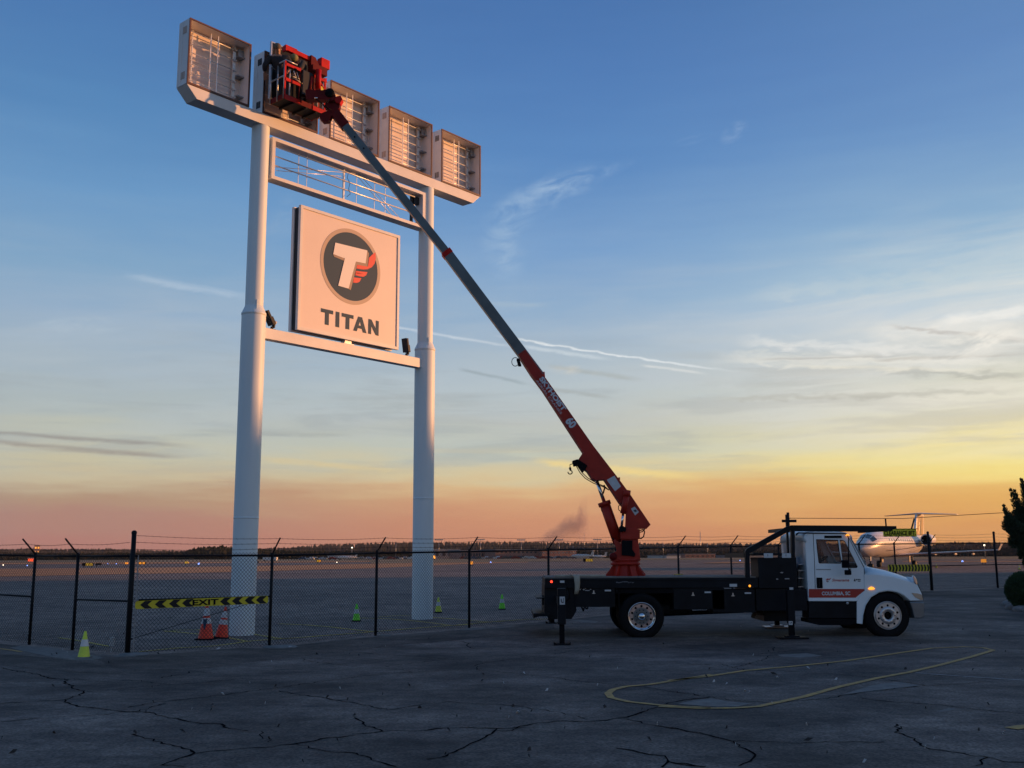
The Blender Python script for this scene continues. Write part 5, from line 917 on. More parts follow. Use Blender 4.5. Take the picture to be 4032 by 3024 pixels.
person(SP(.05, fl, .8), 'person in dark work clothes and knit cap leaning at the left end of the basket', [J(.02, fl + .74, .78), J(-.12, fl + 1.02, .80), J(-.19, fl + 1.14, .84), J(-.24, fl + 1.24, .88), J(-.27, fl + 1.07, .66), J(-.40, fl + .86, .60), J(-.30, fl + .72, .50), J(.02, fl + 1.08, .96), J(.10, fl + .86, 1.0), J(.0, fl + .74, 1.03), J(-.06, fl + .76, .72), J(-.05, fl + .42, .76), J(-.03, fl + .06, .74), J(.06, fl + .76, .84), J(.10, fl + .42, .92), J(.08, fl + .06, .88)], 'hat', 'cloth', 'cloth')
person(SP(.5, fl, .8), 'person in grey and olive clothes bending down mid basket behind the red jib', [J(.62, fl + .80, .78), J(.44, fl + 1.08, .84), J(.34, fl + 1.13, .90), J(.25, fl + 1.15, .94), J(.42, fl + 1.12, .66), J(.30, fl + .88, .62), J(.22, fl + .74, .72), J(.46, fl + 1.1, 1.0), J(.34, fl + .88, 1.02), J(.24, fl + .76, .98), J(.60, fl + .74, .72), J(.52, fl + .42, .78), J(.58, fl + .06, .74), J(.66, fl + .74, .86), J(.62, fl + .42, .94), J(.66, fl + .06, .90)], 'vest', 'cloth2', 'cloth')

# ------------------------------------------------------------------ chain link fence
FH = 1.86
def chain(name, posts, label, group=None, arm=(1, 1), lean=None, tall=(), noarm=(), midr=(), mesh=True, wires=3, cat='fence', armlist=None, hts=None):
    root = thing(name, (posts[0][0], posts[0][1], gz(posts[0][1])), label, cat, group)
    mb = MB(); tops = []
    for i, (x, y) in enumerate(posts):
        g = gz(y); a = posts[max(i - 1, 0)]; c = posts[min(i + 1, len(posts) - 1)]; d = Vector((c[0] - a[0], c[1] - a[1], 0)).normalized(); nn = Vector((d.y, -d.x, 0))
        if nn.y > 0: nn = -nn
        ht = FH + (.42 if i in tall else .0); r = .045 if i in tall else .031
        b = MB(); b.tube((x, y, g - .05), (x, y, g + ht), r, 10); b.lathe((x, y, g + ht), [(r + .006, -.03), (r + .006, .01), (r * .6, .035), (0, .04)], 10); po = b.build('fence_post', 'fence', root)
        base = Vector((x, y, g + FH))
        if i in noarm: tp = [base + ZZ * (.1 + .13 * k) + nn * .05 for k in range(3)]
        elif i in tall: tp = [Vector((x, y, g + FH + .1 + .13 * k)) + nn * .06 for k in range(3)]
        else:
            e = base + nn * .30 + ZZ * .32; b = MB(); b.tube(base, e, .017, 6); b.build('barb_arm', 'fence', po); tp = [base.lerp(e, q) for q in (.35, .66, .96)]
        tops.append(tp)
    for i in range(len(posts) - 1):
        (x0, y0), (x1, y1) = posts[i], posts[i + 1]; p0 = Vector((x0, y0, gz(y0))); p1 = Vector((x1, y1, gz(y1))); L = (Vector((x1 - x0, y1 - y0, 0))).length
        b = MB(); b.tube(p0 + ZZ * (FH - .03), p1 + ZZ * (FH - .03), .021, 8); b.build('top_rail', 'fence', root)
        if i in midr:
            z_ = midr[i]; b = MB(); b.tube(p0 + ZZ * z_, p1 + ZZ * z_, .018, 8); b.build('mid_rail', 'fence', root)
        for k in range(wires):
            b = MB(); n = 6; pts = [tops[i][k].lerp(tops[i + 1][k], j / n) - ZZ * (.03 * math.sin(PI * j / n)) for j in range(n + 1)]; b.path(pts, .0035, 4)
            nb = int(L / .13)
            for j in range(nb): q = tops[i][k].lerp(tops[i + 1][k], (j + .5) / nb) - ZZ * (.03 * math.sin(PI * (j + .5) / nb)); b.tube(q + Vector((.01, .012, -.02)), q - Vector((.01, .012, -.02)), .0022, 3, smooth=False)
            b.build('barbed_wire', 'fence', root)
        if mesh:
            d = (p1 - p0) / L; k = 1.08; pw = .072; H0, H1 = .02, FH + .03; S = (H1 - H0) / k; nn = Vector((d.y, -d.x, 0)).normalized()
            n = int((L + S) / pw)
            for j in range(n + 1):
                for sg in (1, -1):
                    sa = -S + j * pw if sg > 0 else j * pw; sb2 = sa + S if sg > 0 else sa - S
                    za_, zb_ = H0, H1; A_, B_ = sa, sb2
                    if A_ < 0: za_ = H0 + (0 - A_) * k; A_ = 0
                    if A_ > L: za_ = H0 + (A_ - L) * k; A_ = L
                    if B_ > L: zb_ = H1 - (B_ - L) * k; B_ = L
                    if B_ < 0: zb_ = H1 - (0 - B_) * k; B_ = 0
                    if zb_ - za_ < .05: continue
                    if sg > 0 and (A_ >= L or B_ <= 0): continue
                    mb.tube(p0 + d * A_ + ZZ * za_ + nn * .002 * sg, p0 + d * B_ + ZZ * zb_ + nn * .002 * sg, WR, 3, cap=False, smooth=False)
    if mesh: o = mb.build('chain_link_mesh', 'fence', root); o['kind'] = 'stuff'
    return root
WR = .0036
chain('chain_link_gate', [(-16.2, 27.0), (-12.75, 24.35), (-10.1, 22.35), (-8.72, 21.2), (-7.32, 20.29)], 'black chain link gate leaning away to the left of the tallest post', midr={1: .98, 3: .98, 0: .98}, wires=2, noarm=(4,))
WR = .0040
chain('chain_link_fence', [(-7.28, 20.25)] + FL[5:14], 'long black chain link fence with barbed wire running from the tallest post past the truck', tall=(0,), midr={0: 1.0})
WR = .0048
chain('chain_link_gate', FL[13:17], 'far black chain link gate seen over the truck hood', midr={1: .75, 2: .9}, tall=(3,))
chain('chain_link_fence', [(16.65, 42.12), (20.1, 44.0), (23.6, 45.6), (27, 47)], 'black chain link fence between the truck bumper and the juniper at the right', midr={0: .95, 1: .95}, tall=(1,))
# diagonal truss rod and tension band stubs on the near post
b = MB(); p0 = P('ce', 150, 1420, 20.3); p1 = P('ce', 1600, 985, 21.5); b.tube(p0, p1, .006, 5); b.tube(p0, p0.lerp(p1, .04), .018, 6); o = b.build('brace_rod', 'fence', None, p0); tag(o, 'thin dark diagonal rod crossing the fence bay below the EXIT board', 'rod')
nearp = None
for o in COL.objects:
    if o.name == 'chain_link_fence': nearp = o
b = MB()
for z in (.25, .55, .8, 1.0, 1.25, 1.5): b.box((-7.20, 20.27, z), (.12, .03, .02))
b.box((-7.19, 20.29, .95), (.02, .008, 1.8)); b.build('tension_band', 'metal', nearp)
# concrete footings
for (x, y), sx_ in (((-7.1, 20.1), .5), ((-4.7, 21.6), .62)):
    b = MB(); b.lathe((x, y, gz(y)), [(sx_ * .55, .008), (sx_ * .52, .03), (0, .032)], 14); o = b.build('post_footing', 'conc', None, Vector((x, y, gz(y)))); tag(o, 'round concrete footing at the foot of the %s' % ('tallest fence post' if x < -6 else 'fence post right of the EXIT board'), 'footing', 'concrete footings under the fence posts')
# small junction stub at fence
q = GP('cl', 1210, 1435); b = MB(); b.tube(q, q + ZZ * .12, .012, 6); b.box(q + ZZ * .2, (.085, .05, .17)); o = b.build('junction_box', 'lab', None, q, bevel=.006); tag(o, 'small pale box on a stub pipe behind the fence by the tallest post', 'box')

# EXIT board
pa_ = P('ce', 245, 1003, 20.28); pb_ = P('ce', 1823, 936, 21.55)
Xe = (pb_ - pa_); Le = Xe.length; Xe.normalize(); Ye = (ZZ - Xe * Xe.z).normalized(); Ne = Xe.cross(Ye); He = .152
Ne = Ne if Ne.y < 0 else -Ne
ex = thing('exit_sign', pa_, 'yellow and black chevron board reading EXIT hung on the fence', 'sign')
FE = (pa_ + Ne * .03, Xe, Ye, Ne)
ch = .03; b = MB(); b.plate([[(ch, -He / 2), (Le - ch, -He / 2), (Le, -He / 2 + ch), (Le, He / 2 - ch), (Le - ch, He / 2), (ch, He / 2), (0, He / 2 - ch), (0, -He / 2 + ch)]], FE, .006); b.build('board', 'yel', ex)
kx = Le / 1578.0
for x0_ in (300, 465, 628, 778, 1228, 1372, 1528, 1668):
    x = (x0_ - 245) * kx; wv = 85 * kx; b = MB(); h = He / 2 - .004; tq = 52 * kx
    b.plate([[(x, 0), (x + tq, h), (x + wv + tq, h), (x + wv, 0), (x + wv + tq, -h), (x + tq, -h)]], (FE[0] + Ne * .004, Xe, Ye, Ne), .003); b.build('chevron', 'sblk', ex)
text('EXIT', (FE[0] + Xe * ((1055 - 245) * kx) + Ne * .007, Xe, Ye, Ne), 310 * kx, .112, 'blk2', ex, 'lettering', .03, .004)
b = MB()
for x in (.05, Le - .05): b.tube(FE[0] + Xe * x + Ye * (He / 2 - .02), FE[0] + Xe * x + Ye * (He / 2 + .08) - Ne * .03, .005, 5)
b.build('hanger', 'metal', ex)
# far chevron bar
pa_ = P('c7', 1700, 705, 40.2); pb_ = P('c7', 2100, 703, 41.9); Xe = (pb_ - pa_); Le = Xe.length; Xe.normalize(); Ne = Xe.cross(ZZ); Ne = Ne if Ne.y < 0 else -Ne
fb = thing('chevron_board', pa_, 'yellow and black chevron board on the far gate, seen over the truck hood', 'sign'); b = MB(); b.plate([[(0, -.13), (Le, -.13), (Le, .13), (0, .13)]], (pa_ + Ne * .06, Xe, ZZ, Ne), .006); b.build('board', 'yel', fb)
n = 13
for i in range(n):
    x = Le * (i + .15) / n; b = MB(); b.plate([[(x, .125), (x + .11, .125), (x + .17, 0), (x + .11, -.125), (x, -.125), (x + .06, 0)]], (pa_ + Ne * .064, Xe, ZZ, Ne), .003); b.build('chevron', 'sblk', fb)
# clearance sign on overhead cable
YK = 46.0
wa = P('c7', 745, 222, YK); wb = P('c7', 1850, 226, YK); wc = P('c8', 1740, 332, YK); wd_ = at(2300 * 1.8228, 1102 * 1.8228, YK)
oc = thing('overhead_cable', wa, 'thin cable stretched above the far gate carrying the clearance sign', 'cable')
b = MB(); b.path([wa, wb, P('c8', 1290, 358, YK), wc, wd_], .014, 6); b.build('wire', 'fence', oc)
for x_, px_ in ((745, 'c7'), (None, None)):
    top = wa if x_ else wd_; b = MB(); b.tube((top.x, top.y, gz(YK)), (top.x, top.y, top.z + .25), .06, 10); b.tube(top + Vector((0, 0, .0)), top + Vector((.12, 0, 0)), .02, 6); b.build('cable_post', 'fence', oc)
sg0 = P('c7', 1668, 402, YK); sg1 = P('c7', 1985, 322, YK); cs = thing('clearance_sign', ((sg0.x + sg1.x) / 2, YK, sg0.z), 'yellow and black sign reading CLEARANCE 8 FT. hanging above the far gate', 'sign')
b = MB(); b.bb(sg0.x, sg1.x, YK, YK + .02, sg0.z, sg1.z); b.build('board', 'syel', cs)
W_ = sg1.x - sg0.x; H_ = sg1.z - sg0.z
for i in range(6):
    for zz0, zz1 in ((sg0.z, sg0.z + H_ * .11), (sg1.z - H_ * .14, sg1.z)):
        x = sg0.x + W_ * (i + .1) / 6; b = MB(); sgn = 1 if zz0 == sg0.z else -1; k_ = .12
        b.plate([[(x, zz0), (x + .13, zz0), (x + .13 + k_ * sgn * -1 + .1, zz1), (x + k_ * sgn * -1 + .1, zz1)]], TF(YK - .003), .003); b.build('stripe', 'blk2', cs)
text('CLEARANCE 8FT.', (Vector(((sg0.x + sg1.x) / 2, YK - .006, (sg0.z + sg1.z) / 2 - .02)), (1, 0, 0), ZZ, (0, -1, 0)), W_ * .95, H_ * .56, 'blk2', cs, 'lettering', .03, .003)
b = MB(); b.tube(P('c7', 1687, 226, YK), P('c7', 1696, 325, YK), .035, 8); b.tube(P('c7', 1966, 226, YK), P('c7', 1940, 325, YK), .035, 8); b.build('hanger', 'fence', cs)

# ------------------------------------------------------------------ cones
def cone(label, k, x, y, h, m, m2='refl', group='traffic cones on the apron beyond the fence', two=False, tilt=None, base='blk2', lean=None):
    p = GP(k, x, y); t = thing('traffic_cone', p, label, 'traffic cone', group); q = t.location.copy(); ORG[t] = Vector((0, 0, 0))
    def pr(a, c): r = lambda z: .02 + (.135 * h / .7) * (1 - z / h); return [(r(a * h), a * h), (r(c * h), c * h)]
    w_ = .36 * h / .7
    b = MB(); b.box((0, 0, .015), (w_, w_, .03)); b.build('base', base, t, bevel=.008)
    b = MB(); b.lathe((0, 0, .02), pr(0, 1) + [(.012, h)], 24); bd = b.build('cone_body', m, t)
    for a, c in (((.42, .68),) if not two else ((.42, .58), (.64, .86))): b = MB(); b.lathe((0, 0, .021), [(r_ + .004, z_) for r_, z_ in pr(a, c)], 24); b.build('reflective_collar', m2, t)
    if lean: t.rotation_euler = lean
    return t
cone('lime traffic cone with one white collar standing in front of the chain link gate', 'cl', 912, 1498, .46, 'coney', base='conc', group='traffic cones around the fence')
c_ = cone('dirty orange cone with a black smear, taller and left of two behind the EXIT board', 'ce', 1085, 1412, .76, 'coneo', two=True, group='traffic cones around the fence')
b = MB(); fr2 = (Vector((0, -.185, 0)), Vector((1, 0, 0)), Vector((0, .19, 1)), Vector((0, -1, 0))); b.plate([[(-.045, .44), (.045, .44), (.04, .36), (.01, .22), (-.01, .22), (-.035, .34)]], fr2, .004); b.build('smear', 'char', c_)
cone('leaning orange cone beside the foot of the nearer white pole', 'ce', 1272, 1395, .66, 'coneo', two=True, lean=(.0, .10, .2), group='traffic cones around the fence')
cone('bright green cone left of the fourth fence post, on the apron', 'cm', 915, 1195, .43, 'coneg', two=False); cone('dull olive green cone just right of the farther white pole', 'cm', 1888, 1092, .42, 'coney'); cone('bright green cone on the apron right of the farther white pole', 'cn', 1042, 1105, .43, 'coneg')
cone('small distant lime cone under the parked jet wing', 'c8', 1072, 930, .4, 'coney'); cone('small distant lime cone left of the juniper', 'c8', 1975, 948, .42, 'coney')

# ------------------------------------------------------------------ parked jet
nose = Vector((34.8, 106, 0)); tl = Vector((49.4, 127.5, 0)); hdg = (nose - tl).normalized(); lat = Vector((-hdg.y, hdg.x, 0)); PG = gz(110)
jo = nose - hdg * 13 + ZZ * PG; jet = thing('business_jet', jo, 'white T-tail jet parked on the apron behind the truck hood with sunlit belly', 'airplane')
lat = -lat if lat.dot(Vector((1, 0, 0))) < 0 else lat       # lat points to the camera-right side
def JP(x, y, z): return jo + hdg * x + lat * y + ZZ * z
b = MB(); prof = [(13.0, .02, 1.95), (12.8, .22, 1.95), (12.3, .48, 1.98), (11.6, .78, 2.05), (10.6, 1.06, 2.2), (9.4, 1.27, 2.38), (8.2, 1.35, 2.45), (0, 1.35, 2.45), (-6.5, 1.35, 2.45), (-9, 1.12, 2.65), (-11.2, .72, 3.0), (-13.2, .22, 3.35)]
vs = []; n = 28
for x, r, z in prof:
    for i in range(n): t = 2 * PI * i / n; vs.append(JP(x, r * math.cos(t), z + r * math.sin(t)))
b.add(vs, [(k * n + i, (k + 1) * n + i, (k + 1) * n + (i + 1) % n, k * n + (i + 1) % n) for k in range(len(prof) - 1) for i in range(n)], True); b.build('fuselage', 'pw', jet)
b = MB()                                       # cockpit glass
for a0, a1_ in ((1.62, 2.05), (1.09, 1.52), (.55, 1.0), (2.14, 2.6)):
    q = []
    for x, r, z, dz in ((10.95, 1.0, 2.15, 0), (10.0, 1.18, 2.30, 0)):
        for t in (a0, a1_): q.append(JP(x, (r + .015) * math.cos(t), z + (r + .015) * math.sin(t) * 1.0))
    b.add(q, [(0, 1, 3, 2)])
b.build('cockpit_window', 'dglass', jet)
for i in range(11):
    x = 6.2 - i * .95; q = []
    for dx in (-.15, .15):
        for t in (.28, .46): q.append(JP(x + dx, 1.36 * math.cos(t), 2.45 + 1.36 * math.sin(t)))
    b = MB(); b.add(q, [(0, 1, 3, 2)]); b.build('cabin_window', 'dglass', jet)
b = MB()                                       # cheat line
prev = None
for i in range(26):
    x = 7.5 - i * .62; t = -.55 + .5 * (i / 25) ** 1.2; q = (JP(x, 1.357 * math.cos(t), 2.45 + 1.357 * math.sin(t)), JP(x, 1.357 * math.cos(t + .05), 2.45 + 1.357 * math.sin(t + .05)))
    if prev: b.add([prev[0], prev[1], q[1], q[0]], [(0, 1, 2, 3)])
    prev = q
b.build('stripe', 'pb', jet)
for sg in (1, -1):
    b = MB(); vs = []
    for (x0, x1_, y, z, th) in ((3.0, -2.2, 1.0, 1.35, .34), (1.0, -2.0, 3.6, 1.5, .24), (-1.6, -2.9, 10.4, 1.85, .12), (-2.2, -3.1, 10.75, 2.7, .06)):
        vs += [JP(x0, y * sg, z), JP((x0 + x1_) / 2 + .3, y * sg, z + th / 2), JP(x1_, y * sg, z), JP((x0 + x1_) / 2 + .3, y * sg, z - th / 2)]
    b.add(vs, [(k * 4 + i, (k + 1) * 4 + i, (k + 1) * 4 + (i + 1) % 4, k * 4 + (i + 1) % 4) for k in range(3) for i in range(4)] + [(12, 13, 14, 15)]); wg = b.build('wing', 'pw', jet)
    for y in (3.9, 6.0, 7.8): b = MB(); b.lathe(JP(-2.2, y * sg, 1.42), [(0, -.7), (.1, -.4), (.14, 0), (.09, .6), (0, .9)], 8, hdg); b.build('flap_fairing', 'pw', wg)
    b = MB(); c = JP(-7.4, 2.15 * sg, 3.05); b.lathe(c, [(.52, 1.35), (.60, 1.45), (.66, 1.2), (.68, .3), (.60, -1.0), (.36, -1.8), (.3, -1.8)], 24, hdg); en = b.build('engine', 'pw', jet)
    b = MB(); b.lathe(c, [(.53, 1.3), (.5, .7), (.12, .75), (.0, 1.1)], 20, hdg); b.build('intake_fan', 'blk2', en)
    for i in range(14): pass
    b = MB(); b.box(c - lat * sg * .75 + ZZ * (-.05), (1.8, .6, .18), hdg, lat, ZZ); b.build('pylon_stub', 'pw', en)
    b = MB(); b.box(JP(-1.0, 1.7 * sg, .85), (.14, .14, 1.1), hdg, lat, ZZ); b.lathe(JP(-1.0, 1.9 * sg, .38), [(0, -.2), (.34, -.2), (.38, -.12), (.38, .12), (.34, .2), (0, .2)], 16, lat); b.build('main_gear', 'dk', jet)
    b = MB(); b.plate([[(-.35, .0), (.35, 0), (.3, .8), (-.4, .8)]], (JP(-.9, 1.45 * sg, .55), hdg, ZZ, lat), .05); b.build('gear_door', 'pw', jet)
b = MB(); b.box(JP(9.3, 0, .8), (.12, .12, 1.0), hdg, lat, ZZ); b.lathe(JP(9.3, .0, .25), [(0, -.25), (.22, -.25), (.24, -.1), (.2, 0), (.24, .1), (.22, .25), (0, .25)], 14, lat); b.build('nose_gear', 'dk', jet); b = MB(); b.plate([[(-.3, 0), (.4, 0), (.4, .45), (-.3, .5)]], (JP(9.9, .3, .75), hdg, ZZ, lat), .04); b.build('gear_door', 'pw', jet)
def fin(name, L, m, th, parent):
    b = MB(); b.plate([L], (JP(0, th / 2, 0), hdg, ZZ, lat), th); return b.build(name, m, parent, bevel=.03)
f_ = fin('tail_fin', [(-8.6, 3.3), (-9.9, 3.7), (-11.4, 6.3), (-14.6, 6.3), (-14.0, 3.3)], 'pw', .26, jet); fin('fin_colour', [(-10.2, 3.75), (-11.6, 6.1), (-14.4, 6.1), (-13.8, 3.6)], 'pg', .28, f_); fin('fin_stripe', [(-11.5, 3.7), (-12.3, 5.2), (-13.5, 6.0), (-13.35, 5.4), (-12.9, 4.6), (-12.9, 3.7)], 'pb', .30, f_)
for sg in (1, -1):
    b = MB(); vs = []
    for (x0, x1_, y, z, th) in ((-11.2, -14.1, .0, 6.28, .22), (-12.9, -14.6, 4.2, 6.12, .08)): vs += [JP(x0, y * sg, z), JP((x0 + x1_) / 2, y * sg, z + th / 2), JP(x1_, y * sg, z), JP((x0 + x1_) / 2, y * sg, z - th / 2)]
    b.add(vs, [(i, 4 + i, 4 + (i + 1) % 4, (i + 1) % 4) for i in range(4)] + [(4, 5, 6, 7)]); b.build('tailplane', 'pw', jet)
b = MB(); b.lathe(JP(-3, 0, 3.83), [(0, .12), (.08, .08), (.1, 0)], 8); b.build('beacon', 'lor', jet)

# ------------------------------------------------------------------ distant airfield objects
def gpt(px, Y): p = at(px * 1.8228, 1201 * 1.8228, Y); return Vector((p.x, Y, gz(Y)))
def hpx(n, Y): return n * Y / FPX
def simple(name, px, Y, wpx, hp, m, label, cat, group=None, lift=0, dep=.4, face=None):
    p = gpt(px, Y); W = hpx(wpx, Y); Hh = hpx(hp, Y); t = thing(name, p, label, cat, group); b = MB(); b.box(p + ZZ * (Hh / 2 + lift + .25), (W, dep, Hh)); b.build('sign_box', 'blk2' if face else m, t)
    b = MB(); b.box(p + ZZ * .125 + Vector((-W * .35, 0, 0)), (.08, .08, .3 + lift)); b.box(p + ZZ * .125 + Vector((W * .35, 0, 0)), (.08, .08, .3 + lift)); b.build('sign_leg', 'dk', t)
    if face:
        n = face[0]
        for i in range(n): b = MB(); b.box(p + ZZ * (Hh / 2 + lift + .25) + Vector((W * ((i + .5) / n - .5), -dep / 2 - .01, 0)), (W / n * .86, .02, Hh * .84)); b.build('sign_panel', face[1][i % len(face[1])], t)
        b = MB()
        for i in range(n * 2): b.box(p + ZZ * (Hh / 2 + lift + .25) + Vector((W * ((i + .5) / (2 * n) - .5), -dep / 2 - .03, 0)), (W / n * .1, .01, Hh * .5))
        b.build('sign_mark', 'blk2', t)
    return t
GS = 'taxiway guidance signs on the airfield'
simple('taxiway_sign', 191, 150, 23, 6, 'sgy', 'black and yellow taxiway sign at far left beyond the chain link gate', 'sign', GS, face=(3, ['blk2', 'sgy', 'sgy'])); simple('taxiway_sign', 214, 165, 11, 4, 'blk2', 'dark backed taxiway sign just right of the far left yellow one', 'sign', GS)
simple('taxiway_sign', 308, 180, 14, 5, 'sgr', 'glowing orange taxiway sign right of the tallest fence post', 'sign', GS, face=(2, ['sgr'])); simple('taxiway_sign', 274, 185, 5, 4, 'sgr', 'small glowing orange taxiway sign left of the tallest fence post', 'sign', GS); simple('taxiway_sign', 404, 200, 6, 4, 'sgy', 'small dull yellow taxiway sign left of the nearer white pole', 'sign', GS)
simple('taxiway_sign', 689, 230, 9, 5, 'sgy', 'orange yellow taxiway sign between the two white poles', 'sign', GS, face=(2, ['sgy', 'sgr'])); simple('taxiway_sign', 1270, 210, 20, 6, 'sgy', 'black and yellow taxiway sign left of the red pedestal', 'sign', GS, face=(4, ['blk2', 'sgy', 'sgy', 'sgy'])); simple('taxiway_sign', 2124, 150, 9, 7, 'sgr', 'orange taxiway sign near the tip of the jet wing', 'sign', GS); simple('taxiway_sign', 556, 210, 5, 4, 'blk2', 'small dark sign just right of the nearer white pole', 'sign', GS)
simple('taxiway_sign', 1019, 150, 5, 6, 'sgr', 'glowing orange sign beside the fence post right of the farther white pole', 'sign', GS)
def light(px, Y, m, label, r=.085, h=.35, grp='blue and white edge lights on the airfield'):
    p = gpt(px, Y); t = thing('edge_light', p, label, 'runway light', grp); b = MB(); b.tube(p, p + ZZ * h, .03, 6); b.build('stem', 'dk', t); b = MB(); b.lathe(p + ZZ * (h + r * .6), [(0, r), (r * .7, r * .7), (r, 0), (r * .7, -r * .7), (0, -r)], 10); b.build('lamp', m, t)
light(8, 150, 'lwhite', 'white edge light at the far left edge'); light(60, 140, 'lblue', 'pale blue edge light left of the black and yellow sign'); light(252, 170, 'lblue', 'blue edge light left of the tallest fence post'); light(430, 160, 'lblue', 'bright blue edge light left of the nearer white pole', .15); light(234, 175, 'lblue', 'faint blue edge light between the gate posts'); light(728, 190, 'lwhite', 'small white edge light between the poles, by the orange sign')
light(1060, 170, 'lblue', 'blue edge light right of the farther white pole', .12); light(2078, 150, 'lblue', 'blue edge light under the jet wing tip', .14); light(1598, 200, 'lblue', 'blue edge light left of the truck cab', .11); light(1635, 220, 'lwhite', 'white edge light close to the truck rack', .10)
# light masts
for px, top, Y, br in ((760, 1182, 520, 1), (855, 1171, 560, 0), (948, 1167, 560, 2), (1038, 1167, 560, 2), (1126, 1168, 560, 2), (1208, 1168, 560, 2), (1291, 1168, 560, 2), (1238, 1180, 560, 0), (1433, 1173, 560, 0), (1529, 1175, 560, 0), (2128, 1180, 400, 1)):
    p = gpt(px, Y); Hh = hpx(1207 - top, Y); nm_ = {760: 'short light mast with a lit lamp between the white poles', 855: 'plain light mast left of the farther white pole', 948: 'light mast just right of the farther white pole', 1038: 'light mast above the brick terminal, left half', 1126: 'light mast above the right end of the brick terminal', 1208: 'light mast below the smoke plume', 1291: 'light mast just left of the lift cylinder', 1238: 'short mast right of the smoke plume', 1433: 'thin mast right of the red pedestal', 1529: 'thin mast left of the headache rack', 2128: 'lamp post beyond the jet wing'}[px]
    t = thing('light_mast', p, nm_, 'light mast', 'apron light masts'); b = MB(); b.tube(p, p + ZZ * Hh, .16, 6, .10); b.build('pole', 'metal', t)
    if br == 2: b = MB(); b.box(p + ZZ * Hh, (4.2, .4, .25)); [b.box(p + ZZ * (Hh + .35) + Vector((i * .95, 0, 0)), (.6, .5, .5)) for i in (-2, -1, 0, 1, 2)]; b.build('lamp_bar', 'metal', t)
    if br == 1: b = MB(); b.lathe(p + ZZ * Hh, [(0, .4), (.35, .2), (.35, -.2), (0, -.3)], 8); b.build('lamp', 'lwhite', t)
for px, top in ((1514, 1151), (1262.5, 1151)):
    Y = 1800; p = gpt(px, Y); b = MB(); b.tube(p, p + ZZ * hpx(1203 - top, Y), .9 if px > 1500 else .4, 6, .5 if px > 1500 else .25); o = b.build('radio_mast', 'metal', None, p); tag(o, 'tall thin radio mast on the horizon %s' % ('left of the headache rack' if px > 1500 else 'right of the smoke plume'), 'mast', 'radio masts on the horizon')
# terminal
Y = 600
def bld(name, px0, px1, top, Y, m, label, cat='building', dep=20, wins=0, wm='winb', base=1207, rows=1, roofm=None, turn=.42):
    p0 = gpt(px0, Y); k = 1 + turn * (px1 - px0) / FPX / (1 - turn * (px1 - 1106) / FPX); p1 = gpt(px1, Y * k); Hh = hpx(base - top, Y * (1 + k) / 2); c = (p0 + p1) / 2; c.z = p0.z
    X = (p1 - p0); W = X.length; X.normalize(); Yv = Vector((-X.y, X.x, 0)); t = thing(name, c, label, cat)
    b = MB(); b.box(c + Yv * dep / 2 + ZZ * Hh / 2, (W, dep, Hh), X, Yv, ZZ); b.build('wall', m, t)
    b = MB(); b.box(c + Yv * dep / 2 + ZZ * (Hh + .2), (W + .6, dep + .6, .4), X, Yv, ZZ); b.build('roof', roofm or 'grey', t)
    for r in range(rows):
        for i in range(wins): q = c + X * (W * ((i + .5) / wins - .5)) + ZZ * (Hh * ((r + .5) / rows)) - Yv * .06; b = MB(); b.box(q, (W / wins * .5, .1, Hh / rows * .36), X, Yv, ZZ); b.build('window', wm, t)
    return t
bld('terminal_building', 996, 1070, 1190, 600, 'brick', 'brick terminal wing right of the farther white pole', wins=12, rows=1); bld('terminal_building', 1070, 1170, 1189, 590, 'brick', 'brick terminal wing with square windows, middle section', wins=11, rows=2); bld('terminal_building', 1171, 1245, 1191, 595, 'brick', 'brick terminal wing nearest the small parked aircraft', wins=9, rows=2, wm='grey')
bld('hangar', 938, 993, 1188, 620, 'grey', 'grey angular hangar just right of the farther white pole', wins=4); bld('hangar', 727, 768, 1200, 560, 'bwhite', 'long low white hangar between the white poles'); bld('hangar', 1440, 1470, 1203, 560, 'bwhite', 'low white building right of the red pedestal', base=1208); bld('warehouse', 1480, 1545, 1201, 640, 'brick', 'low tan warehouse left of the headache rack', wins=6, base=1208)
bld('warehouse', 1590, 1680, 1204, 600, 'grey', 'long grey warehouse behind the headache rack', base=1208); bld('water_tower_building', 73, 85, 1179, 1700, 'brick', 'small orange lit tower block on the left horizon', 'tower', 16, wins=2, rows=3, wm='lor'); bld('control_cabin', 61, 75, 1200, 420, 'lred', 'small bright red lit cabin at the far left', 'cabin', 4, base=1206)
# trucks and cars far off
def boxtruck(px, Y, wpx, hp, m, label):
    p = gpt(px, Y); W = hpx(wpx, Y); Hh = hpx(hp, Y); t = thing('box_trailer', p, label, 'trailer'); b = MB(); b.box(p + ZZ * (Hh * .6), (W, 2.5, Hh * .8)); b.build('body', m, t)
    b = MB(); [b.lathe(p + Vector((W * k, -1.1, Hh * .15)), [(0, -.15), (Hh * .15, -.15), (Hh * .15, .15), (0, .15)], 10, (0, 1, 0)) for k in (-.35, .25, .38)]; b.build('wheel', 'tyre', t)
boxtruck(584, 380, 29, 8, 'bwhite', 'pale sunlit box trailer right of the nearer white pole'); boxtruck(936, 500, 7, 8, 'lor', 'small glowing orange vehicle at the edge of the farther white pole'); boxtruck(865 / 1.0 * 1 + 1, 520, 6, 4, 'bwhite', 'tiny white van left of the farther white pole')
random.seed(21)
carp = None
def carmesh(m):
    b = MB(); b.box((0, 0, .6), (4.4, 1.8, .6)); b.plate([[(-1.5, .9), (-1.0, 1.4), (.7, 1.4), (1.3, .9)]], ((0, -.8, 0), (1, 0, 0), (0, 0, 1), (0, -1, 0)), -1.6); [b.lathe((x, y, .32), [(0, -.1), (.32, -.1), (.32, .1), (0, .1)], 10, (0, 1, 0)) for x in (-1.35, 1.35) for y in (-.85, .85)]; return b
protos = []
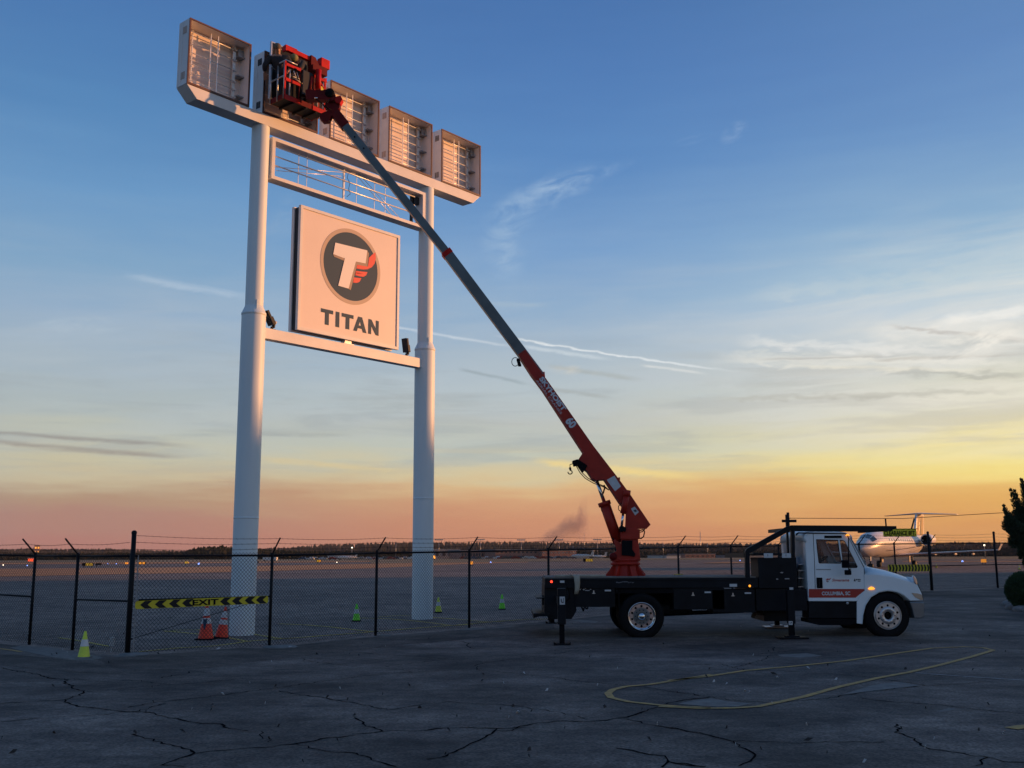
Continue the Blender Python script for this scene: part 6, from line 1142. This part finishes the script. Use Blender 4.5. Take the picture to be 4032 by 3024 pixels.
for i, m in enumerate(CARM):
    me = carmesh(m).build('parked_car', m); protos.append(me)
spots = []
for i in range(26): spots.append(gpt(655 + i * 10.6 + random.uniform(-2, 2), 540 + random.uniform(-8, 8)))
for i in range(24): spots.append(gpt(1000 + i * 11.5 + random.uniform(-2, 2), 520 + random.uniform(-8, 8)))
used = set()
for i, p in enumerate(spots):
    k = random.randrange(len(protos)); o = protos[k] if k not in used else protos[k].copy()
    if k in used: COL.objects.link(o)
    used.add(k); o.location = p; o.rotation_euler = (0, 0, random.choice((0, 0, PI / 2, PI)))
    tag(o, 'tiny parked car in the far row along the %s' % ('tree line between the white poles' if i < 26 else 'front of the brick terminal'), 'car', 'cars parked on the far side of the airfield')
# small far aircraft
def far_plane(px, Y, L, rot, label, m='pw'):
    p = gpt(px, Y); t = thing('small_airplane', p, label, 'airplane'); c, s = math.cos(rot), math.sin(rot); h = Vector((c, s, 0)); l = Vector((-s, c, 0))
    b = MB(); b.lathe(p + ZZ * (L * .13), [(0, -L / 2), (L * .02, -L * .46), (L * .07, -L * .2), (L * .075, L * .25), (L * .04, L * .44), (0, L / 2)], 14, h); b.build('fuselage', m, t)
    b = MB(); q = p + ZZ * (L * .09)
    for sg in (1, -1): b.add([q + h * L * .1, q - h * L * .08, q - h * L * .16 + l * sg * L * .48, q - h * L * .08 + l * sg * L * .48], [(0, 1, 2, 3)])
    o = b.build('wing', m, t); md = o.modifiers.new('s', 'SOLIDIFY'); md.thickness = .15
    b = MB(); b.plate([[(-L * .36, L * .16), (-L * .45, L * .36), (-L * .53, L * .36), (-L * .5, L * .16)]], (p - l * .08, h, ZZ, -l), .16); b.build('tail_fin', m if px > 1200 else 'bwhite', t)
    b = MB(); q = p + ZZ * (L * .34); b.box(q - h * L * .48, (L * .1, L * .3, .12), h, l, ZZ); b.build('tailplane', m, t)
    b = MB()
    for x_, y_ in ((.3, 0), (-.05, .08), (-.05, -.08)): q = p + h * L * x_ + l * L * y_; b.tube(q, q + ZZ * L * .1, .1, 6)
    b.build('landing_gear', 'dk', t)
far_plane(1258, 500, 11, PI - .3, 'small white jet parked far off below the smoke plume'); far_plane(750, 480, 9, PI + .25, 'small plane with pale sunlit fin parked between the white poles'); far_plane(1292, 540, 9, PI + .2, 'tiny light plane parked at the right of the small white jet')

# ------------------------------------------------------------------ woods
def crown(b, c, r, h, conif=False):
    n = 7; rings = ([(.6, 0), (1.0, .22), (1, .5), (.86, .74), (.5, .92)] if not conif else [(.2, 0), (.95, .12), (.7, .4), (.45, .68), (.15, .92)]); vs = []
    for rr, zz in rings:
        a0 = random.uniform(0, 6)
        for i in range(n): t = 2 * PI * i / n + a0 * .1; k = rr * r * random.uniform(.72, 1.28); vs.append(c + Vector((k * math.cos(t), k * math.sin(t), h * (zz + random.uniform(-.05, .05)))))
    vs.append(c + ZZ * h * random.uniform(.97, 1.1)); m = len(vs) - 1
    b.add(vs, [(k * n + i, k * n + (i + 1) % n, (k + 1) * n + (i + 1) % n, (k + 1) * n + i) for k in range(len(rings) - 1) for i in range(n)] + [((len(rings) - 1) * n + i, (len(rings) - 1) * n + (i + 1) % n, m) for i in range(n)])
def interp(L, x):
    for (a, va), (c, vc) in zip(L[:-1], L[1:]):
        if a <= x <= c: return va + (vc - va) * (x - a) / (c - a)
    return L[0][1] if x < L[0][0] else L[-1][1]
def wood(name, m, Y, tops, step, seed, conif=.15, depth=60, label=None, base=1204, rmul=1.0):
    random.seed(seed); b = MB(); x = -260
    while x < 2500:
        top = interp(tops, x) + random.uniform(-1.2, 1.8); YY = Y + random.uniform(-depth, depth); p = at(x * 1.8228, 1201 * 1.8228, YY); p.z = gz(Y) - 1
        Hh = hpx(base - top, YY); r = hpx(step, Y) * random.uniform(.8, 1.5) * rmul; cf = random.random() < conif
        crown(b, p, r * (.55 if cf else 1), Hh * (1.04 if cf else 1), cf); x += step * random.uniform(.55, 1.1)
    o = b.build(name, m); tag(o, label, None, None, 'stuff'); return o
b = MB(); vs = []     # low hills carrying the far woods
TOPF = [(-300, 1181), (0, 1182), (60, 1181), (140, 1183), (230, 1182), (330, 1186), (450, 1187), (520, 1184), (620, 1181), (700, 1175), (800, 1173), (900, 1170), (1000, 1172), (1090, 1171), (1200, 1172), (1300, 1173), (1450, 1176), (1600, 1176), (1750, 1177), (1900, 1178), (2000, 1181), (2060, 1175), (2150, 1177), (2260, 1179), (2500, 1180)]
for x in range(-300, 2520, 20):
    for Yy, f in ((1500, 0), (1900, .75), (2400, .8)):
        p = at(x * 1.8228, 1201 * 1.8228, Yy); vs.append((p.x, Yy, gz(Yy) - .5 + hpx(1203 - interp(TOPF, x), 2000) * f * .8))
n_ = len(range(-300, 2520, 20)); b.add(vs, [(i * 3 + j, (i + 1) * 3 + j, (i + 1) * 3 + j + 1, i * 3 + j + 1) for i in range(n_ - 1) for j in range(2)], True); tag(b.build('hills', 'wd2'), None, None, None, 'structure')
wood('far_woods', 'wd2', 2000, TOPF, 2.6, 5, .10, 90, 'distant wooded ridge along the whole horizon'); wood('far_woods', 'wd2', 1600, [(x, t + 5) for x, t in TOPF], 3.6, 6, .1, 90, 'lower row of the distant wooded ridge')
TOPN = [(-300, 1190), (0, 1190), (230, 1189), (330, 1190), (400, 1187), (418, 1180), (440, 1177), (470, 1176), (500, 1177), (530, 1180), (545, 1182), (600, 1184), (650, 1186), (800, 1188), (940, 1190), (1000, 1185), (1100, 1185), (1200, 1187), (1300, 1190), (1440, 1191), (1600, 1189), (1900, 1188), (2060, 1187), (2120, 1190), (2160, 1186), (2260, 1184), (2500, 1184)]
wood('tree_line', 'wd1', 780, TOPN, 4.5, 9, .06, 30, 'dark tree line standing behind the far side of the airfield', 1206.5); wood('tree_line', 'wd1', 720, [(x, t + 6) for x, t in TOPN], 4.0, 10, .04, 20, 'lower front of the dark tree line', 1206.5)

# smoke plume
def smoke():
    Y = 2900; KS = 2900 / 1700; c0 = at(1168 * 1.8228, 1172 * 1.8228, Y); c1 = at(1252 * 1.8228, 1118 * 1.8228, Y); mid = (c0 + c1) / 2
    o = MB().box((0, 0, 0), (150, 60, 110)).build('smoke_plume', 'dk', None, mid, shift=False); o.location = mid; o.scale = (KS, KS, KS); o.data.materials.clear()
    m = bpy.data.materials.new('smoke'); m.use_nodes = True; t = m.node_tree; t.nodes.clear(); N = t.nodes; L = t.links
    def mt(op, a, c=None):
        n = N.new('ShaderNodeMath'); n.operation = op
        for i, v in enumerate((a, c)):
            if v is None: continue
            if isinstance(v, (int, float)): n.inputs[i].default_value = v
            else: L.new(v, n.inputs[i])
        return n.outputs[0]
    tcn = N.new('ShaderNodeTexCoord'); sp_ = N.new('ShaderNodeSeparateXYZ'); L.new(tcn.outputs['Object'], sp_.inputs[0]); X_, Y_, Z_ = sp_.outputs
    u_ = mt('DIVIDE', mt('ADD', X_, 38), 76)                              # 0 at the source, 1 at the end
    ax = mt('SUBTRACT', mt('MULTIPLY', mt('POWER', mt('MAXIMUM', u_, 0.0), 1.0), 38), 23)
    nz1 = N.new('ShaderNodeTexNoise'); nz1.inputs['Scale'].default_value = .055; nz1.inputs['Detail'].default_value = 5; nz1.inputs['Roughness'].default_value = .62; L.new(tcn.outputs['Object'], nz1.inputs['Vector'])
    rad = mt('ADD', mt('MULTIPLY', mt('MAXIMUM', u_, 0.0), 20), 11.0)
    dz = mt('DIVIDE', mt('SUBTRACT', Z_, ax), rad); dy = mt('DIVIDE', Y_, rad); r2 = mt('SQRT', mt('ADD', mt('MULTIPLY', dz, dz), mt('MULTIPLY', dy, dy)))
    d = mt('SUBTRACT', mt('ADD', .9, mt('MULTIPLY', mt('SUBTRACT', nz1.outputs[0], .5), 2.3)), mt('MULTIPLY', r2, .9))
    ends = mt('MULTIPLY', mt('MINIMUM', mt('MAXIMUM', mt('MULTIPLY', mt('ADD', u_, .02), 10), 0), 1), mt('MINIMUM', mt('MAXIMUM', mt('MULTIPLY', mt('SUBTRACT', 1.12, u_), 5), 0), 1))
    dens = mt('MULTIPLY', mt('MULTIPLY', mt('MINIMUM', mt('MAXIMUM', d, 0), 1), ends), .026)
    v = N.new('ShaderNodeVolumePrincipled'); v.inputs['Color'].default_value = (.66, .48, .46, 1); L.new(dens, v.inputs['Density']); out = N.new('ShaderNodeOutputMaterial'); L.new(v.outputs[0], out.inputs['Volume']); o.data.materials.append(m)
    tag(o, 'brown smoke plume drifting right above the far woods', None, None, 'stuff')
smoke()

# ------------------------------------------------------------------ vegetation on the right and shading trees beside the lot
def leafcloud(b, c, rx, ry, rz, n, s, up=.6):
    for i in range(n):
        while True:
            v = Vector((random.uniform(-1, 1), random.uniform(-1, 1), random.uniform(-1, 1)))
            if v.length < 1: break
        v = v * (.55 + .45 * v.length); p = c + Vector((v.x * rx, v.y * ry, v.z * rz)); d = Vector((v.x, v.y, v.z + up + random.uniform(-.3, .3))).normalized(); q = d.cross(Vector((random.uniform(-1, 1), random.uniform(-1, 1), .2))).normalized(); k = s * random.uniform(.6, 1.3)
        b.add([p - q * k * .3, p + q * k * .3, p + d * k], [(0, 1, 2)])
random.seed(31)
YJ = 34.0
jb = GP('m', 2290, 1318); jb = Vector((at(2255 * 1.8228, 1201 * 1.8228, YJ).x, YJ, gz(YJ)))
ju = thing('juniper_tree', jb, 'dark upswept juniper tree at the right edge of the lot', 'tree')
b = MB(); b.path([jb, jb + Vector((.1, 0, .8)), jb + Vector((-.05, .1, 1.8)), jb + Vector((.2, 0, 3.2)), jb + Vector((.3, 0, 4.6))], .11, 8)
for e in ((-1.0, 1.9), (-.9, 2.6), (-.5, 3.4), (.9, 2.2), (1.0, 3.3)): b.tube(jb + Vector((0, 0, e[1] - .7)), jb + Vector((e[0] * .8, random.uniform(-.4, .4), e[1])), .05, 6, .02)
b.build('trunk', 'bark', ju)
b = MB()
def flame(x0, z0, x1, z1, r, n=230):
    a = at(x0 * 1.8228, z0 * 1.8228, YJ); c = at(x1 * 1.8228, z1 * 1.8228, YJ); dy = random.uniform(-.5, .5)
    for i in range(9): t = i / 8; p = a.lerp(c, t) + Vector((0, dy, 0)); rr = r * (1 - .86 * t ** 1.3) / 2252 * YJ; leafcloud(b, p, rr, rr, rr * 1.3, int(n / 9 * (1.35 - t)), .06, 1.1)
for f_ in ((2215, 1095, 2194, 1039, 15), (2228, 1090, 2212, 1020, 22), (2208, 1132, 2178, 1060, 15), (2207, 1128, 2192, 1061, 12), (2192, 1152, 2167, 1094, 12), (2186, 1152, 2157, 1104, 11), (2182, 1158, 2157, 1120, 9),
           (2245, 1080, 2238, 975, 30), (2270, 1090, 2270, 920, 36), (2300, 1090, 2305, 950, 34), (2330, 1120, 2340, 1010, 30), (2350, 1160, 2362, 1080, 22)): flame(*f_[:4], f_[4] * 1.1, int(500 + f_[4] * 75))
for (x, y, r) in ((2184, 1134, 17), (2204, 1122, 22), (2200, 1150, 20), (2194, 1170, 15), (2218, 1165, 28), (2211, 1196, 12), (2235, 1140, 36), (2265, 1130, 42), (2300, 1150, 36), (2250, 1185, 30), (2228, 1105, 30), (2290, 1190, 26), (2224, 1215, 14)):
    rr = r / 2252 * YJ; leafcloud(b, at(x * 1.8228, y * 1.8228, YJ + random.uniform(-.5, .5)), rr, rr, rr, int(r * r * 2.4 + 500), .07, .8)
b.build('crown', 'leafd', ju)
YB = 31.0; bb_ = at(2212 * 1.8228, 1275 * 1.8228, YB); bs = thing('round_bush', (bb_.x, YB, gz(YB)), 'clipped round dark green bush at the right edge under the juniper', 'bush')
b = MB(); rr = 38 / 2252 * YB; cb_ = Vector((bb_.x + .02, YB, bb_.z)); b.lathe(cb_, [(0, -rr * .8)] + [(rr * .86 * math.sin(t), -rr * .8 * math.cos(t)) for t in [PI * i / 8 for i in range(1, 8)]] + [(0, rr * .8)], 16)
for i in range(9000):
    t = random.uniform(0, 2 * PI); z = random.uniform(-1, 1); q = math.sqrt(1 - z * z); d = Vector((q * math.cos(t), q * math.sin(t), z)); p = cb_ + d * rr * random.uniform(.84, 1.02) ; s_ = d.cross(Vector((random.uniform(-1, 1), random.uniform(-1, 1), random.uniform(-1, 1)))).normalized(); dd = (d + s_ * random.uniform(-.8, .8) + ZZ * .3).normalized(); k = random.uniform(.03, .06); b.add([p - s_ * k * .4, p + s_ * k * .4, p + dd * k], [(0, 1, 2)])
b.build('foliage', 'bush', bs); b = MB(); b.tube((bb_.x, YB, gz(YB) - .02), (bb_.x, YB, cb_.z), .05, 8); b.build('stem', 'bark', bs)
for i, (x, y, s_) in enumerate(((2178, 1309, .22), (2192, 1316, .28), (2210, 1320, .3), (2230, 1322, .28))):
    p = G(x * 1.8228, y * 1.8228); b = MB(); b.lathe(p + ZZ * .02, [(s_ * .9, -.03), (s_, .03), (s_ * .85, .1), (s_ * .4, .14), (0, .14)], 9); o = b.build('border_stone', 'stone', None, p); tag(o, ['smallest', 'second', 'third', 'rightmost'][i] + ' pale border stone below the clipped bush, from the left', 'stone', 'border stones under the bush')
# trees along the right side of the lot, beyond the frame, that shade it
random.seed(12)
def bigtree(p, H, R, lab, ncl=34, low=.08):
    t = thing('shade_tree', p, lab, 'tree', 'tall trees along the right side of the lot' if H > 11.9 else 'broad trees close beside the lot'); b = MB(); b.tube(p, p + ZZ * H * .45, .3, 10, .2)
    for i in range(7): a = random.uniform(0, 6.28); b.tube(p + ZZ * H * random.uniform(.25, .45), p + Vector((math.cos(a) * R * .6, math.sin(a) * R * .6, H * random.uniform(.55, .8))), .12, 6, .04)
    b.build('trunk', 'bark', t); b = MB()
    for i in range(ncl):
        a = random.uniform(0, 6.28); q = R * math.sqrt(random.random()); hh = H * (random.uniform(low, .9)); k = 1.5 * random.uniform(.7, 1.2); c = p + Vector((math.cos(a) * q * (1.1 - .5 * hh / H), math.sin(a) * q * (1.1 - .5 * hh / H), hh)); leafcloud(b, c, k * 1.2, k * 1.2, k, 150, .75)
    b.build('crown', 'oak', t)
tdir = Vector((-math.sin(SUN_AZ), math.cos(SUN_AZ), 0)); base_ = Vector((0, 18, 0)) + Vector((math.cos(SUN_AZ), math.sin(SUN_AZ), 0)) * 88
TW = []
for row in range(2):
    for i in range(15):
        t_ = -42 + i * 6.2 + row * 3; p = base_ + tdir * t_ + Vector((math.cos(SUN_AZ), math.sin(SUN_AZ), 0)) * (row * 6); p.z = gz(p.y); TW.append(p)
for i, p in enumerate(TW): bigtree(p, 13.2 + random.uniform(-.7, .9), 4.3, 'tall leafy shade tree standing right of the lot outside the photograph')

# ------------------------------------------------------------------ air
if HAZE:
    b = MB(); b.bb(-3500, 3500, -120, 2700, -1, 62); hz = b.build('haze', 'dk'); hz.data.materials.clear(); m = bpy.data.materials.new('haze'); m.use_nodes = True; t = m.node_tree; t.nodes.clear()
    v = t.nodes.new('ShaderNodeVolumePrincipled'); v.inputs['Color'].default_value = (.80, .78, .80, 1); v.inputs['Density'].default_value = HAZE; ou = t.nodes.new('ShaderNodeOutputMaterial'); t.links.new(v.outputs[0], ou.inputs['Volume']); hz.data.materials.append(m); tag(hz, None, None, None, 'stuff')
